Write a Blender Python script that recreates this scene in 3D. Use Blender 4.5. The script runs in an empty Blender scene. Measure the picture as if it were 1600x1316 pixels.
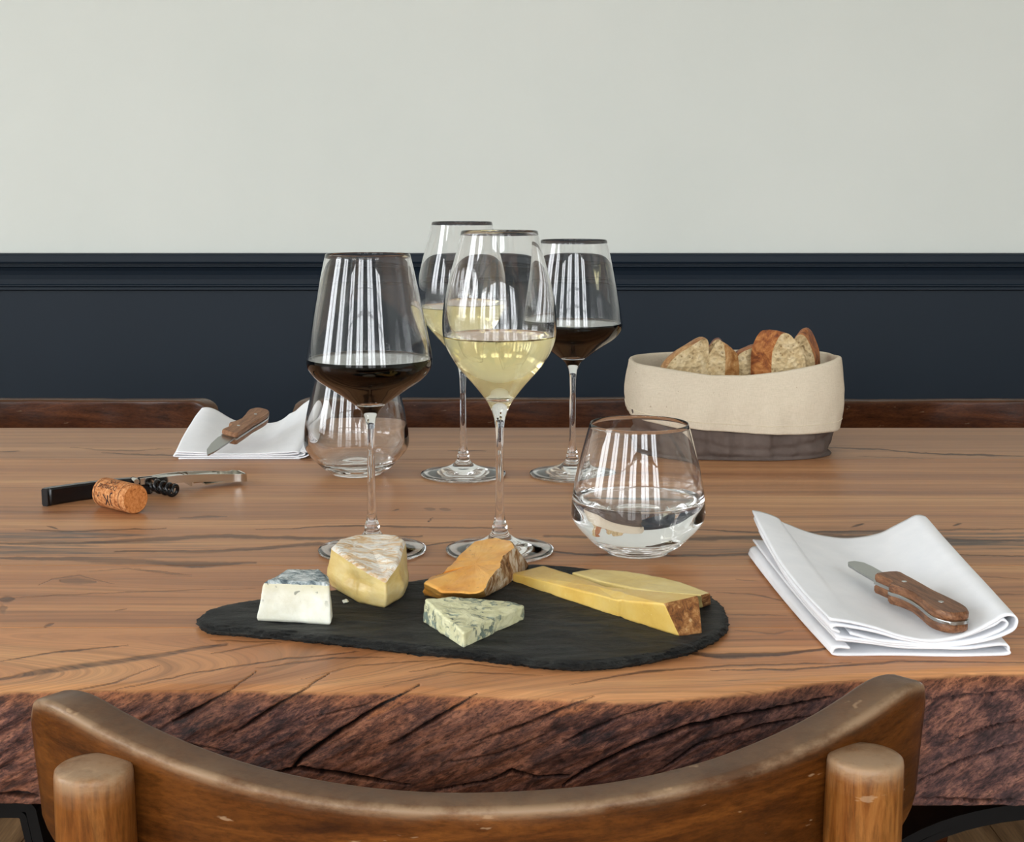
import bpy, bmesh, math, random
import numpy as np
from mathutils import Vector, Matrix
R = math.radians
random.seed(7); np.random.seed(7)
S = bpy.context.scene
COL = S.collection
# ---------------------------------------------------------------- camera
F = 2250.0; PITCH = R(9.14); HC = 0.2615; TZ = 0.75         # camera height above the table top, table height
cam = bpy.data.cameras.new('camera'); camo = bpy.data.objects.new('camera', cam); COL.objects.link(camo)
camo.location = (0, 0, TZ+HC); camo.rotation_euler = (R(90)-PITCH, 0, R(0.0))
cam.sensor_width = 36; cam.lens = F/1600*36; cam.clip_start = 0.02
S.camera = camo
# ---------------------------------------------------------------- sky, windows' portals, exposure
S.view_settings.view_transform = 'Standard'; S.view_settings.look = 'None'
S.view_settings.gamma = 1; S.view_settings.use_curve_mapping = False
S.view_settings.exposure = 0.62
S.cycles.use_denoising = True
S.cycles.max_bounces = 18; S.cycles.transmission_bounces = 16; S.cycles.glossy_bounces = 8
S.cycles.diffuse_bounces = 5; S.cycles.transparent_max_bounces = 12
S.cycles.sample_clamp_indirect = 8
w = bpy.data.worlds.new('sky'); S.world = w; w.use_nodes = True
wn = w.node_tree.nodes; wl = w.node_tree.links
bg = wn['Background']; bg.inputs['Strength'].default_value = 6.5
tc = wn.new('ShaderNodeTexCoord'); sep = wn.new('ShaderNodeSeparateXYZ'); rm = wn.new('ShaderNodeValToRGB')
wl.new(tc.outputs['Generated'], sep.inputs[0]); wl.new(sep.outputs['Z'], rm.inputs[0]); wl.new(rm.outputs[0], bg.inputs['Color'])
rm.color_ramp.elements[0].position = 0.0; rm.color_ramp.elements[0].color = (0.42, 0.43, 0.43, 1)
rm.color_ramp.elements[1].position = 0.12; rm.color_ramp.elements[1].color = (0.93, 0.97, 1.0, 1)
RX0, RX1, RY0, RY1, RZ = -3.3, 3.3, -2.6, 2.30, 3.0           # the room
FRONT_WINDOWS = [(-2.45, 0.95), (-0.95, 0.95), (0.55, 0.95), (2.05, 0.95)]   # centre x, width, in the wall behind the camera
WZ0, WZ1 = 0.35, 2.75
ADDED_SIDE_WINDOWS = [(-1.3, 1.1), (0.45, 1.1)]                      # centre y, width; unseen windows added in the left wall for flatter light
def portal(loc, rot, sx, sy):
    l = bpy.data.lights.new('window_portal', 'AREA'); l.shape = 'RECTANGLE'; l.size = sx; l.size_y = sy
    l.cycles.is_portal = True
    o = bpy.data.objects.new('window_portal', l); o.location = loc; o.rotation_euler = rot; COL.objects.link(o)
for cx, ww in FRONT_WINDOWS: portal((cx, RY0-0.02, (WZ0+WZ1)/2), (R(90), 0, R(0)), ww, WZ1-WZ0)
for cy, ww in ADDED_SIDE_WINDOWS:
    portal((RX0-0.02, cy, 1.8), (R(90), 0, R(-90)), ww, 1.9)
# ---------------------------------------------------------------- projection helpers (pixel -> place in the room)
cp, sp = math.cos(PITCH), math.sin(PITCH)
def ray(px, py):
    a = (px-800)/F; b = -(py-658)/F
    return Vector((a, cp+b*sp, -sp+b*cp))
def G(px, py, z=0.0):                     # point of the ray at height z above the table top
    d = ray(px, py); t = (z-HC)/d.z
    return Vector((d.x*t, d.y*t, TZ+z))
def PD(px, py, D):                        # point of the ray at distance D into the room
    d = ray(px, py); t = D/d.y
    return Vector((d.x*t, D, TZ+HC+d.z*t))
def proj(V):                              # Nx3 -> pixels
    x = V[:, 0]; y = V[:, 1]; z = V[:, 2]-TZ-HC
    zc = y*cp-z*sp; up = y*sp+z*cp
    zc = np.maximum(zc, 1e-3)
    return 800+F*x/zc, 658-F*up/zc
# ---------------------------------------------------------------- numpy noise
_perm = np.random.RandomState(3).permutation(4096).astype(np.int64)
_val = np.random.RandomState(4).rand(4096)*2-1
def vnoise(x, y, z):
    xi, yi, zi = np.floor(x).astype(np.int64), np.floor(y).astype(np.int64), np.floor(z).astype(np.int64)
    fx, fy, fz = x-xi, y-yi, z-zi
    fx = fx*fx*(3-2*fx); fy = fy*fy*(3-2*fy); fz = fz*fz*(3-2*fz)
    def h(a, b, c): return _val[_perm[(_perm[(_perm[a & 4095]+b) & 4095]+c) & 4095]]
    r = 0
    for dx in (0, 1):
        for dy in (0, 1):
            for dz in (0, 1):
                r = r + h(xi+dx, yi+dy, zi+dz)*(fx if dx else 1-fx)*(fy if dy else 1-fy)*(fz if dz else 1-fz)
    return r
def fbm(x, y, z, o=4, g=0.5):
    x = np.asarray(x, float); y = np.asarray(y, float)+0*x; z = np.asarray(z, float)+0*x
    r = 0; a = 1; s = 0
    for i in range(o):
        r = r+a*vnoise(x*2**i+17*i, y*2**i, z*2**i); s += a; a *= g
    return r/s
def sstep(a, b, x):
    t = np.clip((x-a)/(b-a), 0, 1); return t*t*(3-2*t)
# ---------------------------------------------------------------- materials
def lin(c):
    c = [v/255 for v in c]
    return tuple((v/12.92 if v <= 0.04045 else ((v+0.055)/1.055)**2.4) for v in c)+(1,)
class M:
    def __init__(s, name, rough=0.5, spec=0.5, color=None, metal=0.0, trans=0.0, ior=1.45):
        s.m = bpy.data.materials.new(name); s.m.use_nodes = True
        s.n = s.m.node_tree.nodes; s.l = s.m.node_tree.links; s.b = s.n['Principled BSDF']
        s.b.inputs['Roughness'].default_value = rough
        s.b.inputs['Specular IOR Level'].default_value = spec
        s.b.inputs['Metallic'].default_value = metal
        s.b.inputs['Transmission Weight'].default_value = trans
        s.b.inputs['IOR'].default_value = ior
        if color: s.b.inputs['Base Color'].default_value = lin(color)
        s._obj = None
    def coords(s, kind='Object'):
        if not s._obj: s._obj = s.n.new('ShaderNodeTexCoord')
        return s._obj.outputs[kind]
    def attr(s, name, out='Fac'):
        a = s.n.new('ShaderNodeAttribute'); a.attribute_name = name; return a.outputs[out]
    def mapping(s, v, scale=(1, 1, 1), rot=(0, 0, 0), loc=(0, 0, 0)):
        m = s.n.new('ShaderNodeMapping'); s.l.new(v, m.inputs[0])
        m.inputs['Scale'].default_value = scale; m.inputs['Rotation'].default_value = rot; m.inputs['Location'].default_value = loc
        return m.outputs[0]
    def noise(s, v, scale=5, detail=5, rough=0.55, dist=0.0):
        t = s.n.new('ShaderNodeTexNoise'); s.l.new(v, t.inputs['Vector'])
        t.inputs['Scale'].default_value = scale; t.inputs['Detail'].default_value = detail
        t.inputs['Roughness'].default_value = rough; t.inputs['Distortion'].default_value = dist
        return t.outputs['Fac']
    def voronoi(s, v, scale=5, feature='F1', out='Distance'):
        t = s.n.new('ShaderNodeTexVoronoi'); t.feature = feature; s.l.new(v, t.inputs['Vector']); t.inputs['Scale'].default_value = scale
        return t.outputs[out]
    def ramp(s, v, stops):
        r = s.n.new('ShaderNodeValToRGB'); s.l.new(v, r.inputs[0]); e = r.color_ramp.elements
        while len(e) < len(stops): e.new(0.5)
        for k, (p, c) in enumerate(stops):
            e[k].position = p; e[k].color = lin(c) if isinstance(c, tuple) else (c, c, c, 1)
        return r.outputs[0]
    def math(s, op, a, b=None, clamp=False):
        m = s.n.new('ShaderNodeMath'); m.operation = op; m.use_clamp = clamp
        for i, v in enumerate((a, b)):
            if v is None: continue
            if isinstance(v, (int, float)): m.inputs[i].default_value = v
            else: s.l.new(v, m.inputs[i])
        return m.outputs[0]
    def mix(s, f, a, b, mode='MIX'):
        m = s.n.new('ShaderNodeMix'); m.data_type = 'RGBA'; m.blend_type = mode
        for i, v in ((0, f), (6, a), (7, b)):
            if isinstance(v, (int, float)): m.inputs[i].default_value = v
            elif isinstance(v, tuple): m.inputs[i].default_value = lin(v)
            else: s.l.new(v, m.inputs[i])
        return m.outputs[2]
    def color(s, c): s.l.new(c, s.b.inputs['Base Color']); return s
    def rough(s, r): s.l.new(r, s.b.inputs['Roughness']); return s
    def bump(s, h, strength=0.3, dist=0.001):
        b = s.n.new('ShaderNodeBump'); b.inputs['Strength'].default_value = strength; b.inputs['Distance'].default_value = dist
        s.l.new(h, b.inputs['Height']); s.l.new(b.outputs[0], s.b.inputs['Normal']); return s

def wood(name, stops, grain=(4, 60, 60), fine=(20, 500, 500), rot=(0, 0, 0), rough=0.4, bump=0.25, wear=None, coord=None, spec=0.5):
    m = M(name, rough=rough, spec=spec); v = m.coords()
    warp = m.mapping(v, scale=grain, rot=rot)
    n1 = m.noise(warp, 1, 6, 0.6, 0.6)
    c = m.ramp(n1, stops)
    n2 = m.noise(m.mapping(v, scale=fine, rot=rot), 1, 3, 0.6)
    c = m.mix(0.8, c, m.ramp(n2, [(0.3, 0.55), (0.6, 1.0)]), 'MULTIPLY')
    if wear:
        n3 = m.noise(v, wear[0], 6, 0.7)
        c = m.mix(m.ramp(n3, [(wear[1], 0.0), (wear[1]+0.12, 0.75)]), c, wear[2])
    m.color(c).bump(n2, bump, 0.0006)
    return m.m

# table top wood: reads attributes laid down on the planks (guv = grain coordinates, streak, band, bark, crack)
def table_wood():
    m = M('weathered_elm_slab', rough=0.42, spec=0.32)
    v = m.attr('guv', 'Vector')
    big = m.noise(m.mapping(v, scale=(1.1, 30, 1)), 1, 5, 0.6, 0.25)
    col = m.ramp(big, [(0.28, (154, 98, 60)), (0.42, (194, 132, 86)), (0.55, (216, 154, 104)), (0.72, (236, 180, 126))])
    tint = m.attr('tint')
    col = m.mix(tint, col, m.ramp(big, [(0.3, (146, 108, 80)), (0.7, (196, 152, 118))]))
    lines = m.noise(m.mapping(v, scale=(2.2, 230, 1)), 1, 5, 0.65, 0.15)
    col = m.mix(0.85, col, m.ramp(lines, [(0.30, 0.58), (0.46, 0.90), (0.62, 1.0)]), 'MULTIPLY')
    l2 = m.noise(m.mapping(v, scale=(1.6, 560, 1), loc=(7, 1, 0)), 1, 3, 0.6)
    col = m.mix(0.8, col, m.ramp(l2, [(0.30, 0.62), (0.42, 0.95), (0.62, 1.04)]), 'MULTIPLY')
    fib = m.noise(m.mapping(v, scale=(30, 1400, 1)), 1, 3, 0.6)
    col = m.mix(0.7, col, m.ramp(fib, [(0.3, 0.72), (0.55, 1.0)]), 'MULTIPLY')
    spl = m.noise(m.mapping(v, scale=(9, 260, 1), loc=(5, 3, 0)), 1, 4, 0.7)
    gate = m.noise(m.mapping(v, scale=(3, 9, 1), loc=(1, 8, 0)), 1, 2, 0.5)
    sl = m.math('MULTIPLY', m.ramp(spl, [(0.66, 0.0), (0.70, 1.0)]), m.ramp(gate, [(0.5, 0.0), (0.6, 1.0)]))
    col = m.mix(m.math('MULTIPLY', sl, 0.75), col, (74, 50, 38))
    # weathered dark band
    band = m.attr('band')
    bn = m.noise(m.mapping(v, scale=(5, 75, 1), loc=(2, 2, 0)), 1, 6, 0.65, 1.2)
    bm_ = m.math('ADD', m.math('SUBTRACT', band, 1.0), bn)
    col = m.mix(m.ramp(bm_, [(0.27, 0.0), (0.45, 0.92)]), col, m.ramp(fib, [(0.3, (62, 52, 48)), (0.6, (104, 92, 84))]))
    lum = m.attr('lum'); col = m.mix(1.0, col, m.ramp(lum, [(0.0, 0.0), (1.0, 1.0)]), 'MULTIPLY')
    # drawn streaks
    st = m.math('MULTIPLY', m.attr('streak'), m.math('ADD', m.math('MULTIPLY', l2, 2.6), -0.35), True)
    col = m.mix(m.math('MULTIPLY', st, 0.92, True), col, (56, 34, 25))
    # bark face
    bark = m.attr('bark'); p = m.coords()
    dv = m.mapping(m.attr('buv', 'Vector'), scale=(52, 120, 60))
    b1 = m.noise(dv, 1, 9, 0.80, 0.3)
    bc = m.ramp(b1, [(0.36, (24, 15, 16)), (0.46, (70, 43, 39)), (0.53, (108, 69, 58)), (0.62, (152, 102, 80))])
    b2 = m.noise(m.mapping(p, scale=(9, 9, 16)), 1, 4, 0.6)
    bc = m.mix(m.ramp(b2, [(0.45, 0.0), (0.62, 0.55)]), bc, m.ramp(b1, [(0.35, (50, 34, 36)), (0.6, (96, 70, 68))]))
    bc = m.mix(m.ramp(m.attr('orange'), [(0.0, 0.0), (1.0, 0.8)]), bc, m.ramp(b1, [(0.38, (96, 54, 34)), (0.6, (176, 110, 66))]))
    bfine = m.noise(m.mapping(m.attr('buv', 'Vector'), scale=(240, 560, 300)), 1, 4, 0.7)
    bc = m.mix(0.85, bc, m.ramp(bfine, [(0.38, 0.30), (0.52, 1.08)]), 'MULTIPLY')
    col = m.mix(bark, col, bc)
    col = m.mix(m.attr('crack'), col, (20, 12, 11))
    m.color(col)
    h = m.math('ADD', m.math('MULTIPLY', lines, 0.4), m.math('MULTIPLY', m.math('MULTIPLY', b1, bark), 3.0))
    h = m.math('ADD', h, m.math('MULTIPLY', m.math('MULTIPLY', bfine, bark), 1.2))
    h = m.math('SUBTRACT', h, m.math('MULTIPLY', m.attr('streak'), 0.8))
    m.bump(h, 0.5, 0.0010)
    r = m.math('ADD', m.math('MULTIPLY', big, 0.25), 0.27)
    r = m.math('ADD', r, m.math('MULTIPLY', bark, 0.12))
    m.rough(r)
    return m.m
MT = {}
MT['table'] = table_wood()
MT['glass'] = M('clear_crystal', rough=0.0, color=(255, 255, 255), trans=1.0, ior=1.48).m
def liquid(name, ior, dens, color):
    m = M(name, rough=0.0, color=(255, 255, 255), trans=1.0, ior=ior)
    if dens:
        va = m.n.new('ShaderNodeVolumeAbsorption'); va.inputs['Color'].default_value = color; va.inputs['Density'].default_value = dens
        m.l.new(va.outputs[0], m.n['Material Output'].inputs['Volume'])
    return m.m
MT['red_wine'] = liquid('red_wine', 1.34, 900, (0.62, 0.02, 0.06, 1))
MT['white_wine'] = liquid('white_wine', 1.34, 14, (0.97, 0.84, 0.18, 1))
MT['water'] = liquid('water', 1.33, 0, None)
MT['red_wine_in_glass'] = liquid('red_wine_in_glass', 1.34/1.48, 900, (0.62, 0.02, 0.06, 1))
MT['white_wine_in_glass'] = liquid('white_wine_in_glass', 1.34/1.48, 14, (0.97, 0.84, 0.18, 1))
MT['water_in_glass'] = liquid('water_in_glass', 1.33/1.48, 0, None)
m = M('cream_wall_paint', rough=0.75, spec=0.3); n = m.noise(m.coords(), 3, 4); n2 = m.noise(m.coords(), 260, 3)
m.color(m.ramp(n, [(0.3, (207, 210, 204)), (0.7, (212, 214, 208))])).bump(n2, 0.08, 0.0005); MT['wall'] = m.m
m = M('navy_wall_paint', rough=0.5, spec=0.28); n = m.noise(m.coords(), 2, 4); n2 = m.noise(m.coords(), 200, 3)
m.color(m.ramp(n, [(0.3, (15, 27, 38)), (0.7, (19, 31, 43))])).bump(n2, 0.08, 0.0005); MT['navy'] = m.m
MT['ceiling'] = M('white_ceiling_paint', rough=0.8, color=(226, 225, 221)).m
MT['white_paint'] = M('white_window_paint', rough=0.4, color=(215, 214, 210)).m
MT['floor'] = wood('oak_floor', [(0.3, (104, 76, 50)), (0.6, (150, 116, 80)), (0.8, (168, 132, 94))], grain=(30, 3, 3), fine=(300, 14, 14), rough=0.4)
MT['black_steel'] = M('black_powder_coated_steel', rough=0.4, spec=0.2, color=(9, 9, 10)).m

def worn_chair(name, dark, mid, light, amount, rough=0.32, gs=(7, 7, 55), fs=(160, 160, 520)):
    m = M(name, rough=rough, spec=0.2); v = m.coords()
    n1 = m.noise(m.mapping(v, scale=gs), 1, 7, 0.7, 1.0)
    c = m.ramp(n1, [(0.3, dark), (0.5, mid), (0.75, light)])
    bl = m.noise(v, 14, 5, 0.65)
    c = m.mix(m.ramp(bl, [(0.45, 0.0), (0.75, 0.4)]), c, light)
    n2 = m.noise(m.mapping(v, scale=fs), 1, 4, 0.7)
    c = m.mix(0.75, c, m.ramp(n2, [(0.34, 0.55), (0.56, 1.05)]), 'MULTIPLY')
    edge = m.attr('edge')
    nn = m.noise(m.mapping(v, scale=(30, 30, 60)), 1, 5, 0.7)
    e = m.math('MULTIPLY', edge, m.ramp(nn, [(0.34, 0.1), (0.58, 1.0)]))
    c = m.mix(m.math('MULTIPLY', e, amount, True), c, (176, 148, 118))
    top = m.attr('toplight')  # grey reflected light painted into the colour of the upward surface
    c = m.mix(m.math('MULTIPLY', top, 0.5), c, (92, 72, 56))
    sc = m.noise(m.mapping(v, scale=(55, 55, 160), rot=(0, 0.5, 0)), 1, 3, 0.6)
    c = m.mix(m.math('MULTIPLY', m.ramp(sc, [(0.68, 0.0), (0.72, 0.5)]), amount), c, (180, 150, 118))
    m.color(c).bump(n2, 0.2, 0.0006)
    return m.m
MT['chair_worn'] = worn_chair('worn_beech', (42, 20, 6), (82, 44, 14), (122, 72, 28), 0.85)
MT['chair_post'] = worn_chair('worn_beech_post', (70, 34, 10), (118, 68, 26), (156, 104, 52), 0.8, 0.34, (75, 75, 7), (420, 420, 60))
MT['chair_dark'] = worn_chair('dark_varnished_beech', (34, 16, 6), (66, 34, 16), (92, 50, 24), 0.3, 0.24)
# ---------------------------------------------------------------- object helpers
def put(o, parent=None):
    COL.objects.link(o)
    if parent: o.parent = parent
    return o
def tag(o, label=None, cat=None, group=None, kind=None):
    if label: o['label'] = label
    if cat: o['category'] = cat
    if group: o['group'] = group
    if kind: o['kind'] = kind
    return o
def thing(name, label, cat, loc, group=None, rz=0.0):
    o = bpy.data.objects.new(name, None); o.empty_display_size = 0.02
    o.location = loc; o.rotation_euler = (0, 0, rz); put(o)
    return tag(o, label, cat, group)
def mesh(name, V, Fc, mat, parent=None, smooth=True, world=True, attrs=None, mats=None):
    """V in world coordinates (world=True) is moved into the parent's frame"""
    V = np.asarray(V, float)
    if parent is not None and world:
        V = V-np.array(parent.location)
    me = bpy.data.meshes.new(name)
    if isinstance(Fc, tuple):                     # (quad array, list of other faces)
        quads, rest = Fc; lp = np.concatenate([quads.ravel()]+[np.array(f) for f in rest]).astype(np.int32)
        cnt = np.concatenate([np.full(len(quads), 4), [len(f) for f in rest]]).astype(np.int32)
        me.vertices.add(len(V)); me.vertices.foreach_set('co', V.astype(np.float32).ravel())
        me.loops.add(len(lp)); me.loops.foreach_set('vertex_index', lp)
        me.polygons.add(len(cnt)); me.polygons.foreach_set('loop_start', np.r_[0, np.cumsum(cnt)[:-1]].astype(np.int32))
        me.update(calc_edges=True)
    else:
        me.from_pydata(V.tolist(), [], [list(map(int, f)) for f in Fc])
    if attrs:
        for k, a in attrs.items():
            a = np.asarray(a, np.float32)
            if a.ndim == 2:
                at = me.attributes.new(k, 'FLOAT_VECTOR', 'POINT'); at.data.foreach_set('vector', a.ravel())
            else:
                at = me.attributes.new(k, 'FLOAT', 'POINT'); at.data.foreach_set('value', a)
    if smooth: me.polygons.foreach_set('use_smooth', [True]*len(me.polygons))
    me.materials.append(mat); me.update()
    return put(bpy.data.objects.new(name, me), parent)
def fix_normals(o):
    b = bmesh.new(); b.from_mesh(o.data); bmesh.ops.recalc_face_normals(b, faces=b.faces); b.to_mesh(o.data); b.free(); return o
def copy_tree(root, loc, rz=0.0):
    r = root.copy(); r.location = loc; r.rotation_euler = (0, 0, rz); COL.objects.link(r)
    for ch in root.children:
        c = ch.copy(); COL.objects.link(c); c.parent = r
        for g in ch.children:
            d = g.copy(); COL.objects.link(d); d.parent = c
    return r
def autosmooth(o, ang=35):
    me = o.data; b = bmesh.new(); b.from_mesh(me)
    for e in b.edges:
        if len(e.link_faces) == 2 and e.calc_face_angle(0) > R(ang): e.smooth = False
    b.to_mesh(me); b.free(); return o
def box(name, x0, x1, y0, y1, z0, z1, mat, parent=None, bevel=0.0):
    b = bmesh.new(); bmesh.ops.create_cube(b, size=1)
    px, py, pz = (parent.location if parent else (0, 0, 0))
    for v in b.verts:
        v.co = Vector(((x0+x1)/2+v.co.x*(x1-x0)-px, (y0+y1)/2+v.co.y*(y1-y0)-py, (z0+z1)/2+v.co.z*(z1-z0)-pz))
    if bevel: bmesh.ops.bevel(b, geom=b.edges[:], offset=bevel, segments=2, affect='EDGES', profile=0.5)
    me = bpy.data.meshes.new(name); b.to_mesh(me); b.free(); me.materials.append(mat)
    return put(bpy.data.objects.new(name, me), parent)
def lathe(prof, n=96, close=False):
    """prof: [(r, z)] -> V, F around the z axis at the origin"""
    V = []; Fc = []
    rings = []
    for r, z in prof:
        if r < 1e-6: rings.append([len(V)]); V.append((0, 0, z))
        else:
            rings.append(list(range(len(V), len(V)+n)))
            V += [(r*math.cos(2*math.pi*k/n), r*math.sin(2*math.pi*k/n), z) for k in range(n)]
    for a, b in zip(rings[:-1], rings[1:]):
        for k in range(n):
            k2 = (k+1) % n
            if len(a) == 1 and len(b) > 1: Fc.append((a[0], b[k2], b[k]))
            elif len(b) == 1 and len(a) > 1: Fc.append((a[k], a[k2], b[0]))
            elif len(a) > 1: Fc.append((a[k], a[k2], b[k2], b[k]))
    return V, Fc
def catmull(pts, n):
    """smooth dense polyline through pts (tuples)"""
    P = [np.array(p, float) for p in pts]; P = [2*P[0]-P[1]]+P+[2*P[-1]-P[-2]]
    out = []
    for i in range(1, len(P)-2):
        for k in range(n):
            t = k/n; a, b, c, d = P[i-1], P[i], P[i+1], P[i+2]
            out.append(0.5*((2*b)+(-a+c)*t+(2*a-5*b+4*c-d)*t*t+(-a+3*b-3*c+d)*t**3))
    out.append(P[-2]); return out
def tube(path, rad, n=10, cap=True):
    """swept round tube; rad scalar or list; path list of 3-vectors"""
    P = [Vector(p) for p in path]; V = []; Fc = []
    t0 = (P[1]-P[0]).normalized(); up = Vector((0, 0, 1)) if abs(t0.z) < 0.9 else Vector((1, 0, 0))
    nrm = (up-t0*up.dot(t0)).normalized()
    for i, p in enumerate(P):
        t = ((P[min(i+1, len(P)-1)]-P[max(i-1, 0)])).normalized()
        nrm = (nrm-t*nrm.dot(t)).normalized(); bi = t.cross(nrm)
        r = rad[i] if isinstance(rad, (list, tuple)) else rad
        for k in range(n):
            a = 2*math.pi*k/n; V.append(p+nrm*(math.cos(a)*r)+bi*(math.sin(a)*r))
    for i in range(len(P)-1):
        for k in range(n):
            Fc.append((i*n+k, i*n+(k+1) % n, (i+1)*n+(k+1) % n, (i+1)*n+k))
    if cap: Fc.append(tuple(range(n))[::-1]); Fc.append(tuple(range((len(P)-1)*n, len(P)*n)))
    return [tuple(v) for v in V], Fc
def join(parts):
    V = []; Fc = []
    for v, f in parts:
        o = len(V); V += [tuple(x) for x in v]; Fc += [tuple(i+o for i in q) for q in f]
    return V, Fc
def prism2(outline, z0, z1, bev=0.0):
    """flat plate from a 2D outline, local coords, with chamfered rims"""
    n = len(outline); V = []; Fc = []
    c = np.mean(np.array(outline), axis=0)
    def inset(p):
        d = np.array(p)-c; L = np.linalg.norm(d); return c+d*(1-bev/max(L, 1e-6))
    for lev, ins in ((z0, bev > 0), (z0+bev, False), (z1-bev, False), (z1, bev > 0)):
        for p in outline:
            q = inset(p) if ins else p; V.append((q[0], q[1], lev))
    for L in range(3):
        for k in range(n):
            Fc.append((L*n+k, L*n+(k+1) % n, (L+1)*n+(k+1) % n, (L+1)*n+k))
    Fc.append(tuple(range(n))[::-1]); Fc.append(tuple(range(3*n, 4*n)))
    return V, Fc
def boxv(x0, x1, y0, y1, z0, z1):
    V = [(x, y, z) for z in (z0, z1) for y in (y0, y1) for x in (x0, x1)]
    return V, [(0, 2, 3, 1), (4, 5, 7, 6), (0, 1, 5, 4), (2, 6, 7, 3), (0, 4, 6, 2), (1, 3, 7, 5)]

# ================================================================ THE ROOM
o = box('floor', RX0-0.1, RX1+0.1, RY0-0.2, RY1+0.1, -0.1, -0.012, MT['floor']); tag(o, kind='structure'); floor = o
pw = 0.11; first = None; x = RX0; k = 0
while x < RX1-0.02:
    if first is None:
        first = box('floorboard', 0.0008, pw-0.0008, 0, RY1-RY0, -0.012, 0, MT['floor'], None, 0.0012)
        first.parent = floor; first.location = (x, RY0, 0)
    else:
        b = first.copy(); COL.objects.link(b); b.location = (x, RY0, 0)
    x += pw
tag(box('ceiling', RX0-0.1, RX1+0.1, RY0-0.2, RY1+0.1, RZ, RZ+0.1, MT['ceiling']), kind='structure')
DZ = 0.9+0.012
PANEL_TOP = TZ+0.162
wb = box('wall_back', RX0-0.1, RX1+0.1, RY1, RY1+0.12, 0, RZ, MT['wall']); tag(wb, kind='structure')
o = box('wall_back_lower', RX0, RX1, RY1-0.006, RY1, 0, PANEL_TOP-0.03, MT['navy']); tag(o, kind='structure')
# dado rail: extruded moulding profile (distance out from the wall, height)
t0 = PANEL_TOP
prof = [(0, 0), (-0.026, 0), (-0.0285, -0.0015), (-0.0295, -0.004), (-0.0295, -0.0125), (-0.028, -0.0155), (-0.0235, -0.016), (-0.0235, -0.0175), (-0.0225, -0.0185), (-0.0225, -0.0205),
        (-0.0195, -0.0225), (-0.0165, -0.0275), (-0.0145, -0.034), (-0.0135, -0.041), (-0.0132, -0.0485), (-0.0155, -0.050), (-0.0155, -0.0515), (-0.0140, -0.052), (-0.0125, -0.054), (-0.0125, -0.0575), (-0.0095, -0.059), (0, -0.059)]
n = len(prof); V = [(xx, RY1-0.002+p[0], t0+p[1]) for xx in (RX0, RX1) for p in prof]
Fc = [(k, (k+1) % n, n+(k+1) % n, n+k) for k in range(n)]
o = mesh('trim_1', V, Fc, MT['navy'], smooth=False); fix_normals(o); tag(o, kind='structure')
tag(box('baseboard_back', RX0, RX1, RY1-0.022, RY1, 0, 0.12, MT['navy'], None, 0.003), kind='structure')
def wall_with_holes(name, axis, pos, thick, a0, a1, holes, zb, zt):
    """wall made of piers between window openings; axis 'x': runs along x at y=pos"""
    ps = []
    cur = a0
    def add(u0, u1, z0, z1):
        ps.append(boxv(u0, u1, pos-thick, pos, z0, z1) if axis == 'x' else boxv(pos-thick, pos, u0, u1, z0, z1))
    for c, wd in holes:
        add(cur, c-wd/2, 0, RZ); add(c-wd/2, c+wd/2, 0, zb); add(c-wd/2, c+wd/2, zt, RZ); cur = c+wd/2
    add(cur, a1, 0, RZ)
    V, Fc = join(ps); o = mesh(name, V, Fc, MT['wall'], smooth=False); tag(o, kind='structure'); return o
wall_with_holes('wall_front', 'x', RY0, 0.14, RX0-0.1, RX1+0.1, FRONT_WINDOWS, WZ0, WZ1)
wall_with_holes('wall_left', 'y', RX0, 0.14, RY0-0.1, RY1+0.1, ADDED_SIDE_WINDOWS, 0.85, 2.75)
tag(box('wall_right', RX1, RX1+0.12, RY0-0.1, RY1+0.1, 0, RZ, MT['wall']), kind='structure')
for k, (cx, ww) in enumerate(FRONT_WINDOWS):
    x0, x1 = cx-ww/2, cx+ww/2; y = RY0
    ps = [boxv(x0, x0+0.05, y-0.08, y-0.03, WZ0, WZ1), boxv(x1-0.05, x1, y-0.08, y-0.03, WZ0, WZ1),
          boxv(x0, x1, y-0.08, y-0.03, WZ0, WZ0+0.07), boxv(x0, x1, y-0.08, y-0.03, WZ1-0.05, WZ1),
          boxv(cx-0.035, cx+0.035, y-0.085, y-0.025, WZ0, WZ1)]
    for z in (0.95, 1.55, 2.15): ps.append(boxv(x0, x1, y-0.07, y-0.04, z-0.012, z+0.012))
    V, Fc = join(ps); o = mesh('window_%d' % (k+1), V, Fc, MT['white_paint'], smooth=False); tag(o, kind='structure')
for k, (cy, ww) in enumerate(ADDED_SIDE_WINDOWS):  # frames of the unseen side windows, added to fill the room with light
    y0, y1 = cy-ww/2, cy+ww/2; x = RX0
    ps = [boxv(x-0.08, x-0.03, y0, y0+0.05, 0.85, 2.75), boxv(x-0.08, x-0.03, y1-0.05, y1, 0.85, 2.75),
          boxv(x-0.08, x-0.03, y0, y1, 0.85, 0.92), boxv(x-0.08, x-0.03, y0, y1, 2.7, 2.75), boxv(x-0.08, x-0.03, cy-0.035, cy+0.035, 0.85, 2.75)]
    V, Fc = join(ps); o = mesh('window_%d' % (k+5), V, Fc, MT['white_paint'], smooth=False); tag(o, kind='structure')

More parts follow.
